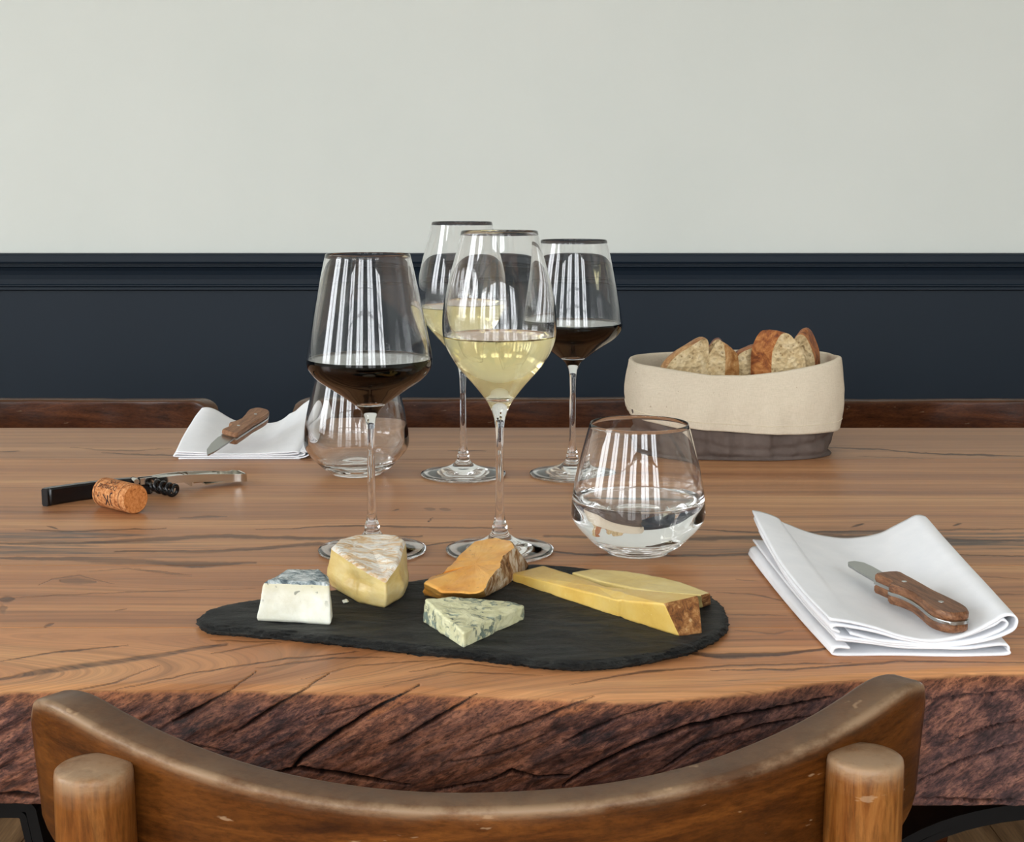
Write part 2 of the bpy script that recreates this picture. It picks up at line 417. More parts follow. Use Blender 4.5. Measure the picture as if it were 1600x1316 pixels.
# ================================================================ THE TABLE
TX0, TX1 = -1.12, 1.12
table = thing('dining_table', 'long dining table with a thick live-edge slab top of glued planks', 'table', (0, 1.16, 0))
STREAKS = [  # px polyline, half width px, strength
    ([(0, 1062), (60, 1051), (150, 1038), (250, 1024), (355, 1006)], 4.5, 0.75),
    ([(0, 1034), (80, 1020), (200, 1008)], 1.3, 0.8), ([(330, 1000), (440, 1003)], 1.2, 0.7),
    ([(180, 1078), (300, 1052), (430, 1032), (560, 1018)], 1.3, 0.8), ([(60, 1092), (180, 1066), (250, 1040)], 1.4, 0.7),
    ([(330, 1022), (400, 1008), (430, 1005)], 1.4, 0.6), ([(400, 1045), (520, 1028), (620, 1026)], 1.3, 0.7),
    ([(470, 1062), (560, 1040), (700, 1030)], 1.2, 0.6), ([(640, 1050), (720, 1036), (800, 1044)], 1.3, 0.7),
    ([(600, 1072), (700, 1050), (850, 1055)], 1.2, 0.6), ([(890, 1070), (1000, 1050), (1150, 1040), (1330, 1036)], 1.5, 0.7),
    ([(1072, 1020), (1130, 1026), (1210, 1023), (1290, 1014)], 4.0, 1.0), ([(1110, 1048), (1240, 1046), (1400, 1034), (1600, 1036)], 1.6, 0.7),
    ([(1150, 985), (1210, 990), (1240, 985)], 1.5, 0.5), ([(1120, 925), (1180, 930), (1230, 940)], 1.3, 0.6), ([(1130, 960), (1230, 962)], 1.2, 0.5),
    ([(0, 850), (150, 848), (330, 838), (520, 842), (660, 838)], 2.8, 0.8), ([(0, 872), (120, 874), (260, 880), (400, 880)], 4.0, 0.7),
    ([(180, 862), (330, 862), (500, 850), (640, 872)], 2.6, 0.7), ([(230, 878), (300, 884), (380, 880)], 4.5, 0.85),
    ([(640, 856), (720, 846), (900, 866), (1100, 868), (1300, 862), (1600, 869)], 1.7, 0.9), ([(850, 838), (1060, 843), (1300, 838), (1600, 846)], 3.2, 0.75),
    ([(1080, 828), (1200, 833), (1420, 829), (1600, 826)], 1.6, 0.8), ([(400, 828), (560, 822), (800, 826)], 1.3, 0.8), ([(40, 828), (110, 830), (260, 826)], 1.2, 0.8),
    ([(1330, 824), (1350, 818)], 1.3, 1.0), ([(1490, 822), (1502, 818)], 1.3, 1.0), ([(668, 816), (676, 809)], 1.0, 0.9), ([(615, 798), (624, 795)], 1.2, 0.9),
    ([(664, 795), (680, 796)], 2.0, 0.5), ([(688, 796), (704, 797)], 2.0, 0.5), ([(280, 809), (355, 807)], 1.5, 0.7), ([(90, 826), (75, 822)], 1.2, 0.8),
    ([(160, 708), (300, 713), (470, 712)], 1.3, 0.8), ([(110, 700), (180, 705), (270, 702)], 0.8, 0.6), ([(700, 704), (760, 705)], 0.9, 0.8), ([(0, 706), (30, 705)], 1.0, 0.8),
    ([(1395, 705), (1480, 710), (1600, 713)], 1.3, 0.9), ([(1290, 700), (1370, 702), (1420, 707)], 1.1, 0.8), ([(1340, 714), (1460, 716)], 0.8, 0.5),
    ([(0, 938), (22, 936)], 5, 0.8), ([(0, 952), (10, 950)], 8, 0.5), ([(70, 980), (84, 974)], 3, 0.7), ([(95, 908), (150, 909)], 4.5, 0.5),
    ([(60, 915), (80, 906), (125, 900), (180, 912)], 1.0, 0.5), ([(120, 893), (200, 888), (300, 902)], 0.9, 0.5), ([(210, 888), (300, 900)], 0.9, 0.6), ([(180, 955), (200, 951)], 1.2, 0.6),
    ([(0, 935), (200, 925), (400, 920)], 0.8, 0.5), ([(1150, 905), (1185, 908)], 1.0, 0.4),
    ([(1500, 900), (1600, 905)], 1.0, 0.5), ([(1540, 930), (1600, 928)], 1.2, 0.5),
]
CRACKS = [  # px polyline on the bark face, half width px, depth
    ([(400, 1050), (350, 1085), (290, 1120), (270, 1128)], 2.2, 1), ([(515, 1052), (440, 1098), (365, 1148)], 2.4, 1),
    ([(655, 1070), (590, 1105), (520, 1150), (470, 1185), (455, 1205)], 3.2, 1.3), ([(745, 1085), (690, 1118), (610, 1165)], 2.4, 1),
    ([(930, 1088), (880, 1108), (815, 1135), (740, 1160)], 2.2, 0.9), ([(1050, 1095), (960, 1125), (880, 1160)], 1.8, 0.8),
    ([(1300, 1090), (1200, 1110), (1080, 1135), (985, 1170), (915, 1205), (880, 1228)], 3.2, 1.3), ([(1290, 1115), (1190, 1135), (1090, 1165), (1035, 1203)], 2.0, 0.9),
    ([(680, 1235), (760, 1222), (800, 1204), (840, 1214), (890, 1212)], 3.0, 1.2), ([(420, 1210), (470, 1200), (560, 1215), (640, 1225)], 3.0, 1.2),
    ([(0, 1240), (60, 1244)], 4, 1), ([(1600, 1125), (1540, 1140), (1470, 1165)], 1.5, 0.7), ([(1600, 1160), (1500, 1190), (1430, 1225)], 1.6, 0.7), ([(1600, 1080), (1500, 1088), (1450, 1095)], 1.4, 0.6),
    ([(1440, 1248), (1520, 1251), (1600, 1253)], 1.8, 0.8), ([(620, 1085), (560, 1105), (480, 1125)], 1.3, 0.6), ([(850, 1150), (780, 1178), (700, 1190)], 1.5, 0.6), ([(240, 1150), (300, 1165), (380, 1180)], 1.4, 0.6),
]
def polyfield(px, py, lines, jit=0.0):
    lines = [(p, w_*(0.9 if lines is STREAKS else 0.85), s_) for p, w_, s_ in lines]
    """max over polylines of a soft falloff, in pixel space of the reference grid"""
    out = np.zeros_like(px)
    wob = fbm(px/30, py/11, 0.3, 5, 0.6)*3.6*jit; wob2 = fbm(px/60, py/25, 5.3, 2)
    for pts, hw, st in lines:
        xs = [p[0] for p in pts]; ys = [p[1] for p in pts]
        sel = (px > min(xs)-14) & (px < max(xs)+14) & (py > min(ys)-16) & (py < max(ys)+16)
        if not sel.any(): continue
        X = px[sel]; Y = py[sel]+wob[sel]; d = np.full_like(X, 1e9); L = len(pts)-1
        for i, (a, b) in enumerate(zip(pts[:-1], pts[1:])):
            ax, ay, bx, by = a[0], a[1], b[0], b[1]; ll = (bx-ax)**2+(by-ay)**2
            t = np.clip(((X-ax)*(bx-ax)+(Y-ay)*(by-ay))/ll, 0, 1)
            taper = 0.35+0.65*np.sin(np.pi*np.clip((i+t)/L, 0.02, 0.98))
            dd = np.hypot(X-ax-t*(bx-ax), (Y-ay-t*(by-ay))*1.0)/taper
            d = np.minimum(d, dd)
        ww = hw*(1+0.5*wob2[sel])
        v = st*(1-sstep(ww*0.55, ww*1.6, d))
        out[sel] = np.maximum(out[sel], v)
    return out
def xs_for(half, step): return np.unique(np.concatenate([np.linspace(TX0, -half, 24), np.arange(-half, half+1e-4, step), np.linspace(half, TX1, 24)]))
XS = None
def edge_y(x):      # near edge of the slab, metres into the room
    px = 800+x/0.745*F*1.005
    e = np.interp(px, [-400, 0, 200, 450, 640, 740, 850, 960, 1040, 1120, 1250, 1400, 1600, 2000], [1082, 1077, 1074, 1077, 1080, 1084, 1087, 1092, 1090, 1083, 1068, 1055, 1046, 1040])
    ang = PITCH+np.arctan((e-658)/F)
    return HC/np.tan(ang)+0.0012*fbm(x*25, 0.5, 0.1, 4)
def plank(y0, y1, tint, seed, front, half, step, thick=0.065):
    XS = xs_for(half, step)
    if front:
        E = edge_y(XS)                                  # y of the top front edge
        nt, nf = 110, 110
        rows = []
        for i in range(nt): rows.append(('t', (i/(nt-1))))
        for i in range(1, nf+1): rows.append(('f', i/nf))
        P = []
        bot = 0.7335+0.004*fbm(XS*9, 2.2, 0, 3)
        top = np.array([[0, 0]]*1)
        # far side down-corner first
        P.append(np.stack([XS, np.full_like(XS, y1), np.full_like(XS, -thick)], 1))
        P.append(np.stack([XS, np.full_like(XS, y1), np.full_like(XS, -0.0008)], 1))
        for kind, t in rows:
            if kind == 't':
                yy = (y1-0.0006)*(1-t)+E*t; zz = -0.0014*sstep(0.93, 1.0, t)+0*XS
            else:
                rr = 1-(1-min(t*7, 1))**2
                bulge = 0.007*math.sin(math.pi*min(t*1.0, 1))
                yy = E-0.0022*rr*1.0+(bot-E)*t-bulge*0.6; zz = -0.0014-(thick-0.0014)*(t) + 0*XS
            P.append(np.stack([XS, yy, zz], 1))
        P.append(np.stack([XS, bot+0.02, np.full_like(XS, -thick-0.001)], 1))
        A = np.stack(P)                                  # rows, cols, 3
        A[:, :, 2] += TZ
        nr, nc = A.shape[:2]
        face = np.zeros((nr, nc)); face[2+nt:-1, :] = 1
        tt = np.zeros((nr, nc)); tt[2+nt:2+nt+nf, :] = (np.arange(1, nf+1)/nf)[:, None]
        px, py = proj(A.reshape(-1, 3)); px0, py0 = px.reshape(nr, nc), py.reshape(nr, nc)
        crack = polyfield(px, py, CRACKS, 0.9).reshape(nr, nc)
        x = A[:, :, 0]; z = A[:, :, 2]-TZ
        dg = x*0.85+z*-0.9; al = x*0.9+z*0.6           # across / along the diagonal ridges
        rel = fbm(al*9, (z*1.5-x*0.75)*55, 1.0, 4)
        fine = fbm(al*60, (z*1.2-x*0.7)*240, 2.0, 4)
        fm = sstep(0.0, 0.22, tt)
        A[:, :, 1] -= fm*(rel*0.0016+fine*0.0011)
        A[:, :, 1] += crack*0.0055*np.maximum(fm, 0.15)
        topm = 1-face
        topcrack = crack*topm; crack = crack*face; A[:, :, 2] -= topcrack*0.0005*(np.arange(nr)[:, None] > 1)
        bark = sstep(-0.004, 0.035, tt+0.02*fbm(x*22, 1.0, 2, 3)+0.012*fbm(x*150, z*150, 2, 2))*face; bark[-1] = 1
        
        # pale orange wood at the lip beside each crack
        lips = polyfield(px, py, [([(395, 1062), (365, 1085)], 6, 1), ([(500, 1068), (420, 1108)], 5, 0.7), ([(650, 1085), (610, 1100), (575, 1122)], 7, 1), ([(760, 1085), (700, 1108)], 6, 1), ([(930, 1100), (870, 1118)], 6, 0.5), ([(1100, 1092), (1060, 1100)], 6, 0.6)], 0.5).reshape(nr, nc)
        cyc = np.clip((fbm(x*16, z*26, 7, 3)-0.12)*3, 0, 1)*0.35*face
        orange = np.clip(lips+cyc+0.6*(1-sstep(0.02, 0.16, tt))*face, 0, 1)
        band = np.zeros((nr, nc))
        fl = sstep(0.0, 1.0, np.clip((y1-A[:, :, 1])/(y1-0.735), 0, 1))
        across = A[:, :, 1]-fl*(0.42*np.minimum(x-0.05, 0.0)+0.10*np.maximum(x-0.05, 0))*0.9
        buv = np.stack([al, (z*1.15-x*0.62), A[:, :, 1]*0.5], 2).reshape(-1, 3)
    else:
        ny = max(10, int((y1-y0)/(step*0.95)))
        yy = np.linspace(y0+0.0006, y1-0.0006, ny)
        ys = np.concatenate([[y0, y0], yy, [y1, y1]]); zs = np.concatenate([[-thick, -0.0016], np.zeros(ny), [-0.0016, -thick]])
        A = np.zeros((len(ys), len(XS), 3)); A[:, :, 0] = XS[None]; A[:, :, 1] = ys[:, None]; A[:, :, 2] = zs[:, None]+TZ
        A = A[::-1].copy()
        nr, nc = A.shape[:2]
        if y1 > 1.55:                                    # far edge wanders a little
            A[:, :, 1] += (A[:, :, 1] > (y0+y1)/2)*(0.004*fbm(XS*4, 0, 9, 3))[None]*((A[:, :, 1]-(y0+y1)/2)/((y1-y0)/2))
        px, py = proj(A.reshape(-1, 3))
        x = A[:, :, 0]
        bark = np.zeros((nr, nc)); crack = bark.copy(); orange = bark.copy()
        c = 1.045; band = np.zeros((nr, nc))
        if y0 < 1.05 < y1:
            edge = 0.055+0.018*fbm(x*3, 0.2, 0.4, 3)
            band = 0.97*(1-sstep(edge*0.6, edge*1.1, np.abs(A[:, :, 1]-c)))*(0.86+0.3*fbm(x*2.5+3, 1, 2, 2))
        across = A[:, :, 1].copy()
        buv = np.zeros((nr*nc, 3))
    x = A[:, :, 0]; y = A[:, :, 1]
    across = across+0.012*fbm(x*1.7+seed, y*3, seed, 3)+0.0035*fbm(x*9, y*14, seed+2, 3)
    for kx, ky, kr, ka in ((-0.32, 0.952, 0.035, 0.014), (-0.36, 0.855, 0.012, 0.008), (-0.29, 1.01, 0.05, 0.008), (0.36, 0.955, 0.03, 0.01), (-0.1, 1.2, 0.03, 0.006), (0.3, 1.16, 0.04, 0.006)):
        d2 = ((x-kx)/(kr*2.2))**2+((y-ky)/kr)**2
        across = across+ka*np.exp(-d2)*np.sign(y-ky)*np.minimum(np.abs(y-ky)/kr*2, 1)
    guv = np.stack([x+seed*3.1, across, np.full_like(x, seed)], 2).reshape(-1, 3)
    streak = polyfield(px, py, STREAKS, 0.7)*(1-bark.ravel())
    if front: streak = np.maximum(streak, topcrack.ravel()*0.9)
    nr, nc = A.shape[:2]
    idx = np.arange(nr*nc).reshape(nr, nc)
    q = np.stack([idx[:-1, :-1], idx[1:, :-1], idx[1:, 1:], idx[:-1, 1:]], 2).reshape(-1, 4)
    q = np.vstack([q, np.stack([idx[-1, :-1], idx[0, :-1], idx[0, 1:], idx[-1, 1:]], 1)])
    q = (q, [idx[:, 0][::-1], idx[:, -1]])
    return mesh('plank', A.reshape(-1, 3), q, MT['table'], table, attrs=dict(guv=guv, buv=buv, streak=streak, band=band.ravel(), bark=bark.ravel(), crack=crack.ravel(), orange=orange.ravel(), tint=np.full(nr*nc, tint), lum=np.full(nr*nc, {1.3: 0.90, 2.7: 0.87, 4.1: 0.93, 5.9: 0.97}[seed])))
for a in ((1.389, 1.578, 0.75, 1.3, False, 0.64, 0.0014), (0.985, 1.389, 0.30, 2.7, False, 0.55, 0.0012), (0.839, 0.985, 0.12, 4.1, False, 0.40, 0.0009), (None, 0.839, 0.0, 5.9, True, 0.34, 0.0008)):
    plank(*a)
# black steel frames under the slab: a closed hoop on each side, with a flat lip above it
def steel_frame(pts, name='steel_leg'):
    V, Fc = tube(catmull(pts, 10), 0.011, 12)
    return mesh(name, V, Fc, MT['black_steel'], table)
def flatbar(name, path, w_, t_):
    """bent flat bar; path 3D points, width along y, thickness in the bend plane"""
    P = [Vector(p) for p in path]; V = []; Fc = []
    for i, p in enumerate(P):
        t = (P[min(i+1, len(P)-1)]-P[max(i-1, 0)]).normalized(); nrm = Vector((-t.z, 0, t.x))
        for a, b in ((-1, -1), (1, -1), (1, 1), (-1, 1)): V.append(tuple(p+nrm*(a*t_/2)+Vector((0, b*w_/2, 0))))
    for i in range(len(P)-1):
        for k in range(4): Fc.append((i*4+k, i*4+(k+1) % 4, i*4+4+(k+1) % 4, i*4+4+k))
    Fc += [(3, 2, 1, 0), tuple(range(len(P)*4-4, len(P)*4))]
    return fix_normals(mesh(name, V, Fc, MT['black_steel'], table, smooth=False))
def hoop(x0, x1, y, zt, rx, rz, lean):
    """arched frame: elliptical shoulders (rx, rz), feet at the floor"""
    pts = [(x0+lean, y, 0.006), (x0, y, zt-rz)]
    pts += [(x0+rx-rx*math.cos(math.pi/2*k/14), y, zt-rz+rz*math.sin(math.pi/2*k/14)) for k in range(1, 15)]
    pts += [(x1-rx+rx*math.sin(math.pi/2*k/14), y, zt-rz+rz*math.cos(math.pi/2*k/14)) for k in range(0, 15)]
    return pts+[(x1-lean, y, 0.006)]
for yy in (0.80, 1.47):
    flatbar('steel_leg', hoop(0.203, 1.02, yy, TZ-0.086, 0.11, 0.055, 0.03), 0.05, 0.006)
    flatbar('steel_rib', hoop(0.2095, 1.0135, yy, TZ-0.0915, 0.105, 0.052, 0.03), 0.046, 0.004)
    flatbar('steel_leg', hoop(-1.04, -0.274, yy, TZ-0.086, 0.004, 0.004, -0.11), 0.05, 0.006)
    flatbar('steel_rib', hoop(-1.034, -0.2795, yy, TZ-0.0915, 0.003, 0.003, -0.11), 0.046, 0.004)
    for xx in (0.62, -0.66):
        o = box('mounting_plate', xx-0.2, xx+0.2, yy-0.02, yy+0.03, TZ-0.083, TZ-0.0655, MT['black_steel'], table)

# ================================================================ GLASSES
def zpx(y, D): return HC-D*math.tan(PITCH+math.atan((y-658)/F))
def sil(center_y_D, pts, D):
    """silhouette (y px, half width px) -> (r, z)"""
    zc = D*cp+0.15*sp
    return [(hw*zc/F, zpx(y, D)) for y, hw in pts]
DF = 1.0246
def wine_glass(name, label, group, bowl, wine_z, wmat, wname, loc, H, rim):
    """bowl: outer profile (r, z) from the foot of the bowl upward"""
    t = thing(name, label, 'wine glass', loc, group)
    foot = [(0.0, 0.0006), (0.012, 0.0012), (0.030, 0.0010), (0.0365, 0.0), (0.0388, 0.0006), (0.0394, 0.0016), (0.0388, 0.0026), (0.033, 0.0040), (0.024, 0.0058), (0.014, 0.0085), (0.0085, 0.0118), (0.0062, 0.0150), (0.0055, 0.0168)]
    stem = [(0.0055, 0.0168), (0.0056, 0.0185), (0.0047, 0.0215), (0.0035, 0.027), (0.0030, 0.036), (0.0028, 0.050), (0.0028, 0.070)]
    bz = bowl[0][1]
    stem += [(bowl[0][0]*0.84, bz-0.014), (bowl[0][0], bz)]
    stem = [(a[0], a[1]) for a in catmull(stem, 4)]
    outer = [(a[0], a[1]) for a in catmull(bowl, 6)]
    inner = []
    z_in0 = bz+0.022
    for r, z in outer:
        if z > z_in0:
            th = 0.0015 if z < 0.12 else max(0.0006, 0.0015-(z-0.12)*0.012)
            inner.append((max(r-th*(1.25 if z < 0.14 else 1.0), 0.0006), z))
    inner[0] = (0.0, z_in0-0.001); inner.insert(1, (inner[1][0]*0.55, z_in0-0.0002))
    rimz = outer[-1][1]
    rw = float(np.interp(wine_z, [z for r, z in inner], [r for r, z in inner]))
    low = [p for p in inner if p[1] < wine_z-0.0003]+[(rw, wine_z)]; inner = [(rw, wine_z)]+[p for p in inner if p[1] > wine_z+0.0003]
    if wmat == 'white_wine': inner = low[:-1]+inner
    bowlp = outer+[(outer[-1][0]-0.0003, rimz+0.0004), (inner[-1][0]+0.0001, rimz+0.0003)]+inner[::-1]
    for nm, pr in (('foot', catmull(foot, 3)), ('stem', stem), ('bowl', bowlp)):
        V, Fc = lathe([(max(p[0], 0), p[1]) for p in pr], 96)
        mesh(nm, V, Fc, MT['glass'], t, world=False)
    if wmat == 'white_wine':                      # the clear wine overlaps the wall by a hair
        lp = [(r+0.0003 if r > 0.001 else r, z-0.0002) for r, z in low[:-1]]+[(rw+0.0003, wine_z), (rw-0.0006, wine_z-0.0001), (rw-0.0020, wine_z-0.0007), (rw-0.005, wine_z-0.0009), (rw*0.5, wine_z-0.0009), (0, wine_z-0.0009)]
        V, Fc = lathe(lp, 96); mesh(wname, V, Fc, MT[wmat], t, world=False)
        return t
    # red wine: its side is the glass-to-wine interface
    V, Fc = lathe(low, 96); n1_ = len(Fc); rs = low[-1][0]
    V2, F2 = lathe([(rs, wine_z), (rs-0.0006, wine_z-0.0005), (rs-0.0016, wine_z-0.0010), (rs-0.004, wine_z-0.0012), (rs*0.5, wine_z-0.0012), (0, wine_z-0.0012)], 96)
    off = len(V)-96; Fc = Fc+[tuple(i+off for i in f) for f in F2]; V = V+V2[96:]
    o = mesh(wname, V, Fc, MT[wmat+'_in_glass'], t, world=False); o.data.materials.append(MT[wmat]); fix_normals(o)
    for k, p in enumerate(o.data.polygons): p.material_index = 0 if k < n1_ else 1
    return t
WB = sil(0, [(668, 6.6), (655, 8.5), (646, 11.5), (632.5, 17), (619, 26), (598, 43), (570.6, 67), (545, 82), (522.5, 88), (497, 88.5), (467.5, 85), (433, 77), (398.8, 67.5), (362, 59)], DF)
RB = sil(0, [(670, 6.4), (660, 7.6), (650, 11), (639, 17), (626, 33), (610, 56), (594, 80), (580, 93), (566, 97.6), (545, 95.2), (502, 87), (467.5, 80), (433, 73), (398, 65)], DF)
def gb(px, py): p = G(px, py); return (p.x, p.y, TZ+0.0002)
zw = zpx(524, DF); zr = zpx(560, DF)
g1 = wine_glass('wine_glass', 'tall wine glass of pale white wine at the front, centre of the cluster', 'stemmed glasses holding white wine', WB, zw, 'white_wine', 'white_wine', gb(781, 862), 0.232, 0)
g2 = wine_glass('wine_glass', 'broad wine glass of red wine at the front left of the cluster', 'stemmed glasses holding red wine', RB, zr, 'red_wine', 'red_wine', gb(582, 862), 0.216, 0)
DB = gb(724, 743)[1]
g3 = wine_glass('wine_glass', 'wine glass of white wine behind, partly hidden by the front white wine glass', 'stemmed glasses holding white wine', WB, zpx(479, DB), 'white_wine', 'white_wine', gb(724, 743), 0.232, 0)
g4 = wine_glass('wine_glass', 'wine glass of red wine at the back right, nearest the bread bag', 'stemmed glasses holding red wine', RB, zpx(505, DB), 'red_wine', 'red_wine', gb(894, 742.5), 0.216, 0)
TD = 1.017
TB = sil(0, [(866, 50), (862, 58), (855, 69), (845, 80), (834, 91), (824, 99.5), (815, 104.8), (806, 106.8), (793, 106.3), (767, 103), (735, 96.5), (703, 88), (667, 78)], TD)
TB = [(r, z-TB[0][1]+0.0010) for r, z in TB]
def tumbler(label, loc, water):
    t = thing('water_tumbler', label, 'glass', loc, 'stemless water tumblers')
    outer = [(0.0, 0.0022), (0.012, 0.0018), (0.0165, 0.0), (TB[0][0]*1.0, 0.0002)]+[(a[0], a[1]) for a in catmull(TB, 6)][1:]
    inner = []
    for r, z in outer[4:]:
        if z > 0.0135:
            th = 0.0046 if z < 0.020 else max(0.0009, 0.0046-(z-0.020)*0.14)
            inner.append((r-th, z))
    inner = [(0, 0.0105), (inner[0][0]*0.55, 0.0108), (inner[0][0]*0.85, 0.0118)]+inner
    rimz = outer[-1][1]
    pr = outer+[(outer[-1][0]-0.0003, rimz+0.0005), (inner[-1][0]+0.0002, rimz+0.0004)]+inner[::-1]
    if water:
        wz = 0.0405; rw = float(np.interp(wz, [z for r, z in inner], [r for r, z in inner]))
        low = [p for p in inner if p[1] < wz-0.0003]+[(rw, wz)]; pr = outer+pr[len(outer):len(outer)+2]+([(rw, wz)]+[p for p in inner if p[1] > wz+0.0003])[::-1]
        V, Fc = lathe(low, 96); n1_ = len(Fc)
        V2, F2 = lathe([(rw, wz), (rw-0.0006, wz-0.0006), (rw-0.0018, wz-0.0012), (rw-0.004, wz-0.0014), (rw*0.5, wz-0.0014), (0, wz-0.0014)], 96)
        off = len(V)-96; Fc = Fc+[tuple(i+off for i in f) for f in F2]; V = V+V2[96:]
        o = mesh('water', V, Fc, MT['water_in_glass'], t, world=False); o.data.materials.append(MT['water']); fix_normals(o)
        for k, p in enumerate(o.data.polygons): p.material_index = 0 if k < n1_ else 1
    V, Fc = lathe(pr, 96); mesh('tumbler_body', V, Fc, MT['glass'], t, world=False)
    return t
tumbler('stemless tumbler half full of water beside the slate board', gb(996, 862), True)
tumbler('empty stemless tumbler standing behind the front left red wine glass', gb(558, 740), False)

# ================================================================ SLATE AND CHEESES
SLZ = 0.0058
m = M('black_slate', rough=0.5, spec=0.3); v = m.coords()
n1 = m.noise(m.mapping(v, scale=(16, 60, 60), rot=(0, 0, 0.25)), 1, 8, 0.68, 1.4); n2 = m.noise(v, 60, 5, 0.7); n3 = m.noise(m.mapping(v, scale=(50, 300, 200), rot=(0, 0, 0.2)), 1, 5, 0.7, 0.6)
c = m.ramp(n1, [(0.34, (15, 16, 16)), (0.48, (30, 31, 30)), (0.62, (56, 57, 54))])
c = m.mix(m.ramp(n2, [(0.62, 0.0), (0.72, 0.30)]), c, (74, 74, 70))
m.color(c).bump(m.math('ADD', n1, m.math('MULTIPLY', n3, 0.9)), 1.0, 0.006); MT['slate'] = m.m
sl_pts = [(314, 962), (322, 955), (345, 946), (385, 939), (420, 934), (500, 924), (580, 915), (655, 906), (720, 895), (790, 884), (835, 881), (900, 886), (990, 897), (1060, 912), (1108, 930), (1124, 946), (1131, 962), (1129, 976),
          (1112, 991), (1080, 1006), (1030, 1019), (980, 1027), (930, 1032), (900, 1034), (851, 1030), (770, 1019), (700, 1012), (640, 1007), (585, 1000), (484, 989), (379, 980), (335, 977), (318, 971)]
def resample(P, n, closed=True):
    P = np.array(P, float)
    if closed: P = np.vstack([P, P[:1]])
    d = np.r_[0, np.cumsum(np.linalg.norm(np.diff(P, axis=0), axis=1))]
    s = np.linspace(0, d[-1], n, endpoint=not closed)
    return np.stack([np.interp(s, d, P[:, k]) for k in range(P.shape[1])], 1)
def build_slate():
    P = np.array([tuple(G(a, b, SLZ))[:2] for a, b in sl_pts]); P = resample(P, 620)
    for _ in range(12): P = (np.roll(P, 1, 0)+2*P+np.roll(P, -1, 0))/4
    c = P.mean(0)+np.array([0.0, 0.0]); n = len(P)
    th = np.arange(n)/n*60
    tan = np.roll(P, -1, 0)-np.roll(P, 1, 0); tan /= np.linalg.norm(tan, axis=1)[:, None]
    nrm = np.stack([tan[:, 1], -tan[:, 0]], 1)
    if ((P-c)*nrm).sum() < 0: nrm = -nrm
    rings = []
    layers = [(0.0, 0.0), (0.0012, 0.0013), (0.0022, 0.0016), (0.0026, 0.0030), (0.0014, 0.0036), (0.0010, 0.0048), (-0.0004, SLZ-0.0006), (-0.0016, SLZ)]
    for k, (off, z) in enumerate(layers):
        j = 0.0026*fbm(th*1.5, k*1.3, 0, 5, 0.7)+0.0022*np.abs(fbm(th*6, k*2.7, 3, 4))
        zz = z+(0.0004*fbm(th*4, k, 7, 3) if 0 < k < 7 else 0)*np.ones(n)
        q = P+nrm*(off+j*(0.4+0.6*(k < 7)))[:, None]
        rings.append(np.c_[q, zz])
    last = rings[-1][:, :2]
    for s in np.linspace(0.985, 0.03, 46):
        q = c+(last-c)*s
        tn = fbm(q[:, 0]*30+q[:, 1]*14, q[:, 1]*75, 4.0, 4, 0.55); z = SLZ+np.minimum((1-s)*20, 1)*(np.round(tn*7)/7)*0.0010+np.minimum((1-s)*20, 1)*0.0009*fbm(q[:, 0]*40, q[:, 1]*120, 1.0, 5, 0.6)
        rings.append(np.c_[q, z])
    V = np.vstack(rings+[np.r_[c, SLZ][None]]); V[:, 2] += TZ
    Fc = []
    for r in range(len(rings)-1):
        a = r*n; b = a+n
        for k in range(n): k2 = (k+1) % n; Fc.append((a+k, a+k2, b+k2, b+k))
    a = (len(rings)-1)*n
    Fc += [(a+k, a+(k+1) % n, len(V)-1) for k in range(n)]; Fc.append(tuple(range(n))[::-1])
    o = mesh('slate_board', V-np.array([c[0], c[1], TZ]), Fc, MT['slate']); o.location = (c[0], c[1], TZ)
    fix_normals(o)
    return tag(o, 'rough-edged black slate serving board under the cheeses', 'serving board')
build_slate()

